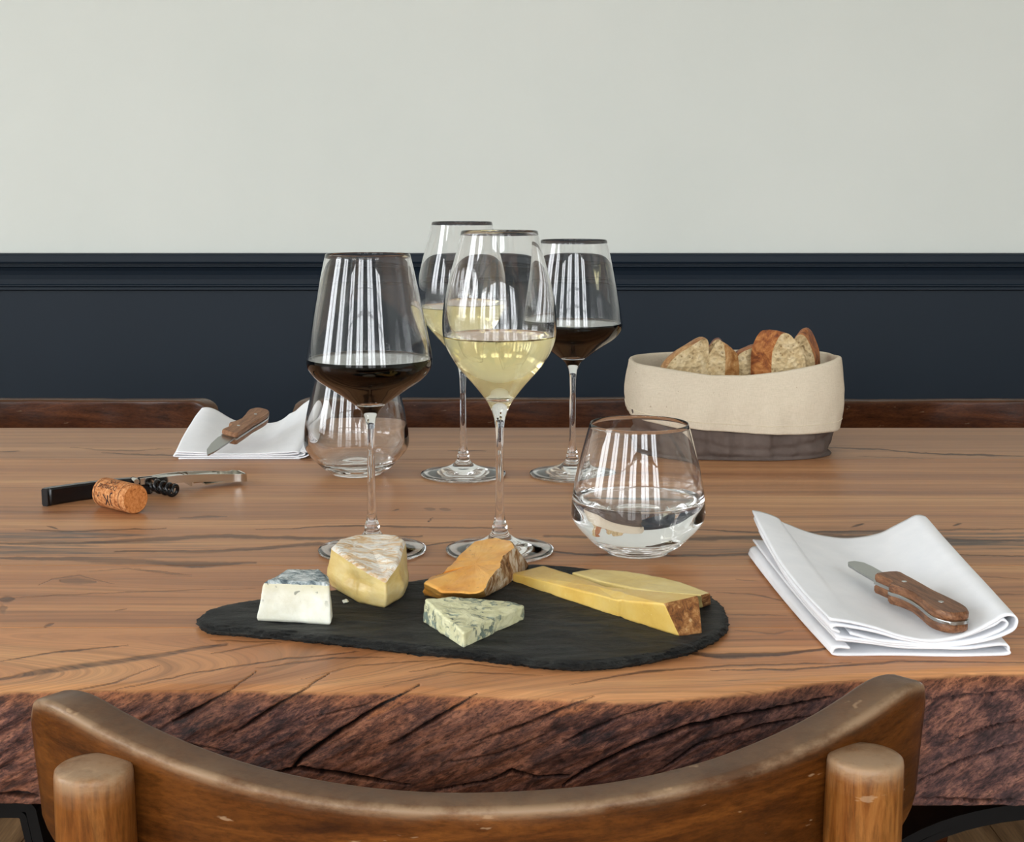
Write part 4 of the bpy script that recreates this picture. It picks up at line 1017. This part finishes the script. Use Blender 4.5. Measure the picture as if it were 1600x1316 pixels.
def nz_right(t, s, h, si):
    e = 1-(1-s)**1.5
    wob = 0.0006*float(vn1(t*5+3, s*4, si))
    k = {0: 1.0, 1: 1.0, 2: 1.0}[si]
    up = 0
    if si >= 1:
        lift_l = 0.013*s**1.4*math.exp(-((t+0.02)/0.26)**2)
        lift_r = 0.006*s*math.exp(-((t-0.97)/0.2)**2)
        mid = 0.0095*s*math.exp(-((t-0.52)/0.26)**2)
        up = (lift_l+lift_r+mid)*min(1, h/0.016)
    else: up = 0.0035*s*min(h/0.006, 1)
    dx = 0.0
    if t < 0.15: dx += -0.004*math.sin(s*3.1)*(0.15-t)/0.15*(1 if si else 0.4) + (0.004*s if si else 0)
    return h*k+up+wob*min(1, h/0.004), dx, 0.0015*float(vn1(t*3, 2, si+5))
def vn1(a, b, c): return vnoise(np.array([a], float), np.array([b], float), np.array([c], float))[0]
napkin('napkin', 'folded white linen napkin at the front right under a knife', [fl[:2], fr[:2], br[:2], bl[:2]], [lower, outer, inner], nz_right)
fl = G(275, 718, 0); fr = G(466, 718, 0); bl = PD(318, 700, 1.535); br = PD(492, 700, 1.535)
top_l = [(0.02, .0008), (0.5, .0008), (0.97, .0008), (1.0, .0018), (0.97, .0030), (0.7, .0028), (0.5, .0028), (0.2, .0030), (0.0, .0035), (-0.01, .0048), (0.02, .006), (0.2, .0052), (0.5, .0045), (0.8, .0050), (0.98, .0062), (1.0, .0075), (0.97, .0088), (0.9, .0080), (0.7, .0066), (0.5, .0060), (0.3, .0068), (0.15, .0078), (0.0, .0085)]
def nz_left(t, s, h, si):
    if si: return h*(1-0.2*(1-s))+0.026*s**1.3*min(1, h/0.010)**1.5, 0.006*s*(2-si), 0
    g = min(1, h/0.0085)
    pl = 0.0235*math.exp(-((t-0.06)/0.22)**2)*s**1.0*(1-0.1*s); pr = 0.0285*math.exp(-((t-0.93)/0.20)**2)*s**1.1
    pm_ = 0.008*s*math.exp(-((t-0.5)/0.25)**2)
    wob = 0.0009*float(vn1(t*6+1, s*5, 2))*s
    dx = 0.007*math.sin(math.pi*s)*(0.5-t)*-0.6 + (0.004*s*g if t > 0.8 else 0)
    return h*(1-0.15*(1-s))+(pl+pr+pm_)*g**1.2+wob, dx, 0
napkin('napkin', 'folded white linen napkin at the back left beside the empty tumbler', [fl[:2], fr[:2], br[:2], bl[:2]], [top_l, [(0.98, .0020), (1.03, .0022), (1.07, .0040), (1.09, .0070), (1.06, .0100), (1.02, .0108)], [(1.0, .0045), (1.04, .0050), (1.055, .0075), (1.02, .0100)]], nz_left)
# a loose pleat standing beyond the right end of the far napkin is part of the same cloth; see nz_left

# ================================================================ KNIVES
m = M('brushed_steel', rough=0.28, metal=1.0, color=(176, 178, 176)); n1 = m.noise(m.mapping(m.coords(), scale=(20, 900, 900)), 1, 2); m.bump(n1, 0.06, 0.0003); MT['steel'] = m.m
m = M('chrome', rough=0.12, metal=1.0, color=(214, 212, 206)); MT['chrome'] = m.m
MT['knife_wood'] = wood('walnut_scale', [(0.3, (74, 44, 26)), (0.5, (122, 80, 52)), (0.75, (156, 112, 78))], grain=(60, 500, 400), fine=(260, 2600, 2000), rough=0.45)
MT['knife_wood_pale'] = wood('pale_walnut_scale', [(0.3, (112, 76, 52)), (0.5, (146, 104, 74)), (0.75, (172, 132, 98))], grain=(60, 500, 400), fine=(260, 2600, 2000), rough=0.5)
def knife(label, loc, rz, tilt, roll, blade_pts, wmat, hl=0.078, hw=0.0095, th=0.0062, side=1):
    """local +x points from handle butt to blade tip; blade lies in the xy plane"""
    t = thing('cheese_knife', label, 'knife', loc, 'wood-handled knives on napkins')
    t.rotation_euler = (roll, tilt, rz)
    def loc_mesh(n_, V, Fc, mat, par=t):
        o = mesh(n_, V, Fc, mat, par, world=False); fix_normals(o); return autosmooth(o, 40)
    V, Fc = prism2(blade_pts, -0.0009, 0.0009, 0.0005); bl_ = loc_mesh('blade', V, Fc, MT['steel'])
    s = side
    ol = [(0.0, -0.4), (0.003, -0.8), (0.010, -1.08), (0.018, -1.02), (0.028, -0.82), (0.040, -0.74), (0.050, -0.86), (0.056, -1.12), (0.059, -1.02), (0.0605, -0.72), (0.066, -0.68), (0.074, -0.80), (0.078, -0.72),
          (0.078, 0.72), (0.070, 0.86), (0.056, 0.90), (0.040, 0.92), (0.022, 1.0), (0.010, 0.98), (0.003, 0.75), (0.0, 0.35)]
    ol = [(a*hl/0.078, b*hw*s) for a, b in ol]
    sm_ = [(a[0], a[1]) for a in catmull(ol+[ol[0]], 3)][:-1]
    V, Fc = prism2(sm_, -0.0010, 0.0010, 0.0001); V = [(a*1.004, b*1.03, c) for a, b, c in V]; loc_mesh('tang', V, Fc, MT['steel'])
    for sg in (1, -1):
        V, Fc = prism2(sm_, min(sg*0.0010, sg*th), max(sg*0.0010, sg*th), 0.0013); sc = loc_mesh('handle_scale', V, Fc, wmat)
        for rx in (0.020, 0.058):
            V, Fc = lathe([(0, sg*(th+0.0001)), (0.0016, sg*(th+0.0001)), (0.0018, sg*(th-0.0004)), (0.0018, sg*0.002)], 14)
            V = [(a+rx*hl/0.078, b, c) for a, b, c in V]; r_ = loc_mesh('rivet', V, Fc, MT['steel'], sc)
    return t
b1 = [(0.070, -0.0062), (0.085, -0.0066), (0.104, -0.0070), (0.113, -0.0058), (0.1175, -0.0015), (0.117, 0.0032), (0.112, 0.0060), (0.100, 0.0068), (0.070, 0.0066)]
butt = G(1478, 985, 0.017)
knife('small knife with brown wooden handle, round tip, on the front right napkin', (butt.x+0.010, butt.y+0.006, TZ+0.0192), math.atan2(0.108, -0.0345), R(-3.0), R(0), b1, MT['knife_wood'], side=-1)
b2 = [(0.060, -0.0058), (0.085, -0.0082), (0.102, -0.0066), (0.118, -0.0028), (0.128, 0.0028), (0.129, 0.0042), (0.118, 0.0055), (0.095, 0.0062), (0.060, 0.0062)]
h0 = G(412, 652, 0.030)
knife('small pointed knife with wooden handle resting on the back left napkin', (h0.x, h0.y, TZ+0.0335), math.atan2(-0.135, -0.040), R(8.8), R(-12), b2, MT['knife_wood_pale'], side=1)

# ================================================================ CORKSCREW AND CORK
MT['black_plastic'] = M('glossy_black_plastic', rough=0.22, color=(16, 16, 18)).m
cs0 = G(70, 791, 0.0); cs1 = G(385, 757, 0.0)
ang = math.atan2(cs1.y-cs0.y, cs1.x-cs0.x); clen = math.hypot(cs1.x-cs0.x, cs1.y-cs0.y)
cs = thing('corkscrew', 'open black and chrome waiter corkscrew lying on the table at left', 'corkscrew', (cs0.x, cs0.y, TZ), None, ang)
def lm(n_, V, Fc, mat, par=cs, sharp=40):
    o = mesh(n_, V, Fc, mat, par, world=False); fix_normals(o); return autosmooth(o, sharp)
# handle: a bowed channel standing on its edge, local x along the tool, y away from the viewer, z up
pathc = [(0.0, -0.001), (0.006, 0.003), (0.018, 0.0065), (0.036, 0.0105), (0.056, 0.013), (0.074, 0.0135), (0.084, 0.010), (0.092, 0.005)]
Pc = catmull(pathc, 6); V = []; Fc = []
for i, p in enumerate(Pc):
    q = Pc[min(i+1, len(Pc)-1)]-Pc[max(i-1, 0)]; q = q/np.linalg.norm(q); nr_ = np.array([-q[1], q[0]]); t = i/(len(Pc)-1)
    hh = 0.0150*(1-0.10*t) if t < 0.8 else 0.0135-0.028*(t-0.8); wd = 0.0045*(1 if t > 0.05 else 0.7)
    zb = 0.0
    for a, b in ((-1, 0.0015), (-0.7, 0), (0.7, 0), (1, 0.0015), (1, hh-0.0015), (0.7, hh), (-0.7, hh), (-1, hh-0.0015)):
        V.append((p[0]+nr_[0]*a*wd, p[1]+nr_[1]*a*wd, b+zb))
n = 8
for i in range(len(Pc)-1):
    for k in range(n): Fc.append((i*n+k, i*n+(k+1) % n, (i+1)*n+(k+1) % n, (i+1)*n+k))
Fc += [tuple(range(n)), tuple(range((len(Pc)-1)*n, len(Pc)*n))]
lm('handle', V, Fc, MT['black_plastic'])
# steel spine and hinge
V, Fc = join([boxv(0.082, 0.108, 0.003, 0.0045, 0.009, 0.0145), boxv(0.082, 0.108, 0.0095, 0.011, 0.009, 0.0145)]); lm('hinge_plate', V, Fc, MT['chrome'])
V, Fc = lathe([(0, -0.006), (0.0024, -0.006), (0.0026, -0.0055), (0.0026, 0.0055), (0.0024, 0.006), (0, 0.006)], 16)
V = [(a+0.078, 0.006+c, b+0.0125) for a, b, c in V]; lm('hinge_pin', V, Fc, MT['chrome'])
V, Fc = join([boxv(0.096, 0.112, 0.000, 0.012, 0.0035, 0.0100)]); lm('worm_block', V, Fc, MT['black_plastic'])
# worm: shank then helix
def to_local(p): dx_, dy_ = p.x-cs0.x, p.y-cs0.y; return np.array([dx_*math.cos(ang)+dy_*math.sin(ang), -dx_*math.sin(ang)+dy_*math.cos(ang), p.z-TZ])
hp = [tuple(to_local(G(196, 751, 0.0100))), tuple(to_local(G(214, 754, 0.0095)))]
ax0 = to_local(G(238, 758, 0.0085)); ax1 = to_local(G(277, 768, 0.0062)); ax0[2] = 0.0085; axd = ax1-ax0; axl = np.linalg.norm(axd); u = axd/axl; e1 = np.array([0, 0, 1.0]); e2 = np.cross(u, e1)
for k in range(0, 120):
    t = k/119; a = t*2*math.pi*4.2+1.0; r = 0.0046*min(1, t*8+0.25)
    hp.append(tuple(ax0+axd*t+e1*math.cos(a)*r+e2*math.sin(a)*r))
V, Fc = tube(hp, [0.0016]*(len(hp)-12)+[0.0016*(1-k/12*0.7) for k in range(12)], 8); lm('worm', V, Fc, MT['black_plastic'], sharp=80)
# chrome lever: two rails, a notch step in the middle, plate at the end
L0, L1 = 0.096, clen
z1 = 0.0105
def rail(yo):
    pts = [(L0, yo*0.75, 0.012), (L0+0.02, yo*0.9, 0.0125), (L0+0.045, yo*1.0, 0.0110), (L1-0.012, yo, 0.0085), (L1-0.006, yo*1.25, 0.0085), (L1, yo*0.95, 0.0075)]
    P = catmull([(a, 0.007+b, c) for a, b, c in pts], 5); V = []; Fc = []
    for i, p in enumerate(P):
        for a, b in ((-0.0007, -0.0045), (0.0007, -0.0045), (0.0007, 0.0022), (-0.0007, 0.0022)): V.append((p[0], p[1]+a, p[2]+b))
    for i in range(len(P)-1):
        for k in range(4): Fc.append((i*4+k, i*4+(k+1) % 4, i*4+4+(k+1) % 4, i*4+4+k))
    Fc += [(0, 1, 2, 3), tuple(range(len(P)*4-4, len(P)*4))]
    return V, Fc
V, Fc = rail(-0.0085); lm('lever_rail', V, Fc, MT['chrome'])
V, Fc = rail(0.0085); lm('lever_rail', V, Fc, MT['chrome'])
V, Fc = join([boxv(L1-0.038, L1-0.002, -0.001, 0.015, 0.0035, 0.0046), boxv(L1-0.0025, L1-0.001, -0.001, 0.015, 0.0035, 0.0105)]); lm('lever_end_plate', V, Fc, MT['chrome'])
V, Fc = lathe([(0, -0.011), (0.0036, -0.011), (0.004, -0.0105), (0.004, 0.0105), (0.0036, 0.011), (0, 0.011)], 20)
V = [(L0+0.045+c, 0.007+b, 0.0085+a) for a, b, c in V]; lm('notch_barrel', V, Fc, MT['chrome'])
V, Fc = boxv(L0+0.029, L0+0.0305, -0.0015, 0.0155, 0.004, 0.012); lm('notch_step', V, Fc, MT['chrome'])
V, Fc = lathe([(0, 0.0125), (0.010, 0.0128), (0.0115, 0.0135), (0.010, 0.0142), (0, 0.0146)], 20)
V = [(a*1.15+0.108, b*0.6+0.007, c) for a, b, c in V]; lm('pivot_cap', V, Fc, MT['chrome'])
# cork
m = M('cork', rough=0.8, spec=0.2); v = m.coords(); n1 = m.noise(v, 320, 5, 0.65); n2 = m.voronoi(v, 420)
c = m.ramp(n1, [(0.33, (120, 66, 34)), (0.45, (176, 112, 66)), (0.6, (204, 146, 96)), (0.75, (214, 164, 116))]); c = m.mix(m.ramp(n2, [(0.08, 0.7), (0.2, 0.0)]), c, (120, 66, 36)); m.color(c).bump(n1, 0.5, 0.001); MT['cork'] = m.m
m = M('cork_end', rough=0.8, spec=0.2); v = m.coords(); n1 = m.noise(v, 380, 5, 0.65)
c = m.ramp(n1, [(0.33, (116, 62, 30)), (0.42, (190, 116, 60)), (0.6, (212, 140, 82))]); m.color(c).bump(n1, 0.5, 0.001); MT['cork_end'] = m.m
MT['ink'] = M('dark_brown_ink', rough=0.7, color=(48, 26, 22)).m
cr = 0.0122; cl = 0.0445
e1_ = G(213, 803, 0); e0_ = G(158, 789.5, 0); dd = Vector((e1_.x-e0_.x, e1_.y-e0_.y, 0)); yaw_c = math.atan2(dd.y, dd.x)
cork = thing('wine_cork', 'used natural wine cork with dark printing, lying against the corkscrew', 'cork', (e1_.x-math.cos(yaw_c)*cl, e1_.y-math.sin(yaw_c)*cl, TZ), None, yaw_c)
def cyl_pts(prof, n=48):
    V, Fc = lathe(prof, n); return [(c, a, b+cr) for a, b, c in V], Fc
V, Fc = cyl_pts([(cr-0.0008, 0.0), (cr, 0.0008), (cr, cl*0.3), (cr, cl*0.6), (cr, cl-0.0008), (cr-0.0008, cl)]); fix_normals(mesh('cork_body', V, Fc, MT['cork'], cork, world=False))
for zz in (0.0, cl):
    V, Fc = cyl_pts([(0, zz), (cr*0.5, zz), (cr-0.0008, zz)]); mesh('cork_end', V, Fc, MT['cork_end'], cork, world=False)
def on_cork(u, a):          # u along the axis, a angle around it (0 = top, negative towards the viewer side)
    r = cr+0.0002
    return (u, math.sin(a)*r, cr+math.cos(a)*r)
def ink_patch(pts2):       # polyline strips (u, arc length) -> mesh bits
    return pts2
def text_on_cork(txt, size, u0, a0, flip=True):
    cu = bpy.data.curves.new('text', 'FONT'); cu.body = txt; cu.size = size; cu.align_x = 'CENTER'; cu.align_y = 'CENTER'; cu.resolution_u = 3
    tmp = bpy.data.objects.new('text', cu); COL.objects.link(tmp)
    dg = bpy.context.evaluated_depsgraph_get(); me = bpy.data.meshes.new_from_object(tmp.evaluated_get(dg))
    bpy.data.objects.remove(tmp)
    b = bmesh.new(); b.from_mesh(me)
    bmesh.ops.triangulate(b, faces=b.faces); bmesh.ops.subdivide_edges(b, edges=b.edges[:], cuts=1)
    V = []; 
    for v in b.verts:
        x_, y_ = v.co.x, v.co.y
        if flip: x_, y_ = -x_, -y_
        V.append(on_cork(u0+x_, a0+y_/cr))
    b.verts.index_update(); Fc = [[v.index for v in f.verts] for f in b.faces]; b.free(); bpy.data.meshes.remove(me)
    return V, Fc
def ring(u, w_, a0=-math.pi, a1=math.pi, n=60):
    V = []; Fc = []
    for k in range(n+1):
        a = a0+(a1-a0)*k/n; V += [on_cork(u, a), on_cork(u+w_, a)]
        if k: Fc.append((2*k-2, 2*k-1, 2*k+1, 2*k))
    return V, Fc
side_a = -0.62
bits = [ring(0.0035, 0.0005), ring(cl-0.0072, 0.0005), text_on_cork('DOMAINE', 0.0055, 0.0190, -0.82), text_on_cork('DOC', 0.0062, 0.0200, -0.30), text_on_cork('JK', 0.0135, 0.0220, -1.72), text_on_cork('r', 0.009, 0.0100, -1.50)]
uu = []
def bar(u0, u1, a, w_):
    V = []; Fc = []
    for k in range(9):
        u_ = u0+(u1-u0)*k/8; V += [on_cork(u_, a), on_cork(u_, a+w_/cr)]
        if k: Fc.append((2*k-2, 2*k-1, 2*k+1, 2*k))
    return V, Fc
bits += [bar(0.0085, 0.029, -0.56, 0.0003)]
V, Fc = join(bits); mesh('printed_lettering', V, Fc, MT['ink'], cork, world=False, smooth=False)

# ================================================================ CHAIRS
def vn_(a, b, c): return vnoise(np.array([a]), np.array([b]), np.array([c]))[0]
def chair(label, loc, rz, mat, pmat, ztop=0.010, hw=0.213, bow=0.072, rise=0.018, rail_h=0.092, group=None, seat=True):
    """origin on the floor under the middle of the seat; the back rail is on local -y, its middle bowed outwards (-y)"""
    t = thing('bistro_chair', label, 'chair', loc, group, rz)
    by = -0.20                                      # y of the rail's ends
    ns, nv = 120, 50
    V = []; edge = []; topl = []
    for i in range(ns+1):
        s = -1+2*i/ns; x = hw*math.sin(s*1.35)/math.sin(1.35) if False else hw*s
        yc = by-bow*(1-abs(s)**2.1)
        zt = TZ+ztop+rise*abs(s)**2.4
        e = max(0, (abs(s)-0.86)/0.14)
        zt -= 0.018*(1-math.sqrt(max(0, 1-e**2)))*1.0
        h = rail_h-0.012*abs(s)**2
        zb = zt-h+0.018*(1-math.sqrt(max(0, 1-e**2)))*1.4
        th = 0.0095+0.0015*abs(s)-0.004*e**3
        # tangent
        ds = 1e-3; dy = (bow*2.1*abs(s)**1.1*(1 if s > 0 else -1)); tx, ty = hw, dy; L = math.hypot(tx, ty); nx, ny = ty/L, -tx/L    # outward (towards -y)
        cr_ = 0.0034; hz = (zt-zb)/2; zm = (zt+zb)/2; loop = []
        for qx, qz, a0 in ((1, 1, 0), (-1, 1, 90), (-1, -1, 180), (1, -1, 270)):
            for k in range(7):
                a = R(a0+k*15); loop.append((qx*(th-cr_)+cr_*math.cos(a), qz*(hz-cr_)+cr_*math.sin(a)))
            if a0 in (90, 270):
                sgn = 1 if a0 == 90 else -1
                for f_ in (0.03, 0.07, 0.12, 0.2, 0.35, 0.5, 0.65, 0.8, 0.88, 0.93, 0.97): loop.append((-th if a0 == 90 else th, sgn*(hz-cr_)*(1-2*f_)))
        for u_, v_ in loop:
            zz = zm+v_; off = u_+0.06*(zm-zz)*-1
            wv = 0.0004*float(vn_(x*40, zz*40, u_*90))
            V.append((x+nx*(off+wv), yc+ny*(off+wv), zz+wv))
            dcor = math.hypot(u_-(th-0.001), zz-(zt-0.001)); edge.append(math.exp(-(dcor/0.0030)**2))
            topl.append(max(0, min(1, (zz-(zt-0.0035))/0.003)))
    Fc = []
    for i in range(ns):
        for k in range(nv): Fc.append((i*nv+k, i*nv+(k+1) % nv, (i+1)*nv+(k+1) % nv, (i+1)*nv+k))
    Fc += [tuple(range(nv)), tuple(range(ns*nv, (ns+1)*nv))]
    o = mesh('back_rail', V, Fc, mat, t, world=False, attrs=dict(edge=edge, toplight=topl)); fix_normals(o)
    # posts: round, outside the rail, run down as the back legs
    for sg in (-1, 1):
        s = 0.742 if sg > 0 else -0.768; x = hw*s; yc = by-bow*(1-abs(s)**2.1); dy = bow*2.1*abs(s)**1.1*sg; L = math.hypot(hw, dy); nx, ny = dy/L, -hw/L
        cx, cy = x+nx*0.0245, yc+ny*0.0245
        zt = TZ+ztop+rise*abs(s)**2.4-0.0105
        path = []; rad = []
        for z, r_, oy, ox in ((0.0, 0.013, -0.055, 0.03), (0.2, 0.015, -0.03, 0.02), (0.42, 0.0175, 0.0, 0.0), (0.58, 0.0180, 0.002, -0.002), (zt-0.06, 0.0175, 0.0, 0), (zt-0.03, 0.0173, 0.0, 0), (zt-0.014, 0.0172, 0.0, 0), (zt-0.008, 0.0171, 0.0, 0), (zt-0.0030, 0.0170, 0, 0), (zt-0.0008, 0.0166, 0, 0), (zt, 0.0157, 0, 0), (zt+0.0004, 0.0130, 0, 0), (zt+0.0008, 0.007, 0, 0), (zt+0.0010, 0.001, 0, 0)):
            path.append((cx+ox*sg, cy+oy*(1 if z < 0.4 else 1), z)); rad.append(r_)
        V, Fc = tube(path, rad, 40)
        V = np.array(V); ed = np.clip((V[:, 2]-(zt-0.010))/0.010, 0, 1)
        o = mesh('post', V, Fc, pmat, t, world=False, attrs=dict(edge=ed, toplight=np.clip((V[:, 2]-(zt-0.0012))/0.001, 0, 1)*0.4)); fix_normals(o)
    # seat, seat ring, front legs, stretcher ring
    def squircle(r, n=48, e=2.6):
        out = []
        for k in range(n):
            a = 2*math.pi*k/n; c_, s_ = math.cos(a), math.sin(a); rr = (abs(c_)**e+abs(s_)**e)**(-1/e)*r; out.append((rr*c_, rr*s_))
        return out
    V, Fc = prism2(squircle(0.182), 0.437, 0.456, 0.006); lmx = mesh('seat', V, Fc, mat, t, world=False); autosmooth(fix_normals(lmx), 40)
    V, Fc = prism2(squircle(0.172), 0.418, 0.437, 0.003); lmx = mesh('seat_frame', V, Fc, mat, t, world=False); autosmooth(fix_normals(lmx), 40)
    for sg in (-1, 1):
        V, Fc = tube([(sg*0.165, 0.175, 0), (sg*0.15, 0.150, 0.25), (sg*0.14, 0.135, 0.41)], [0.012, 0.015, 0.018], 20); fix_normals(mesh('front_leg', V, Fc, pmat, t, world=False))
    return t
# near chair: rail ends at about 0.66 m, turned a little
chair('worn brown bentwood chair in the foreground, seen from behind', (-0.024, 0.666+0.20, 0), R(3.2), MT['chair_worn'], MT['chair_post'], ztop=0.007, rise=0.029, bow=0.088, hw=0.209, group=None)
for x_, y_, rz_, lb in ((-0.568, 1.47, 178, 'dark varnished chair across the table at the far left'), (-0.042, 1.475, 180, 'dark varnished chair across the table behind the wine glasses'), (0.545, 1.465, 181.5, 'dark varnished chair across the table at the far right, behind the bread bag')):
    chair(lb, (x_, y_, 0), R(rz_), MT['chair_dark'], MT['chair_dark'], ztop=0.0085, rise=0.012, group='dark chairs on the far side')
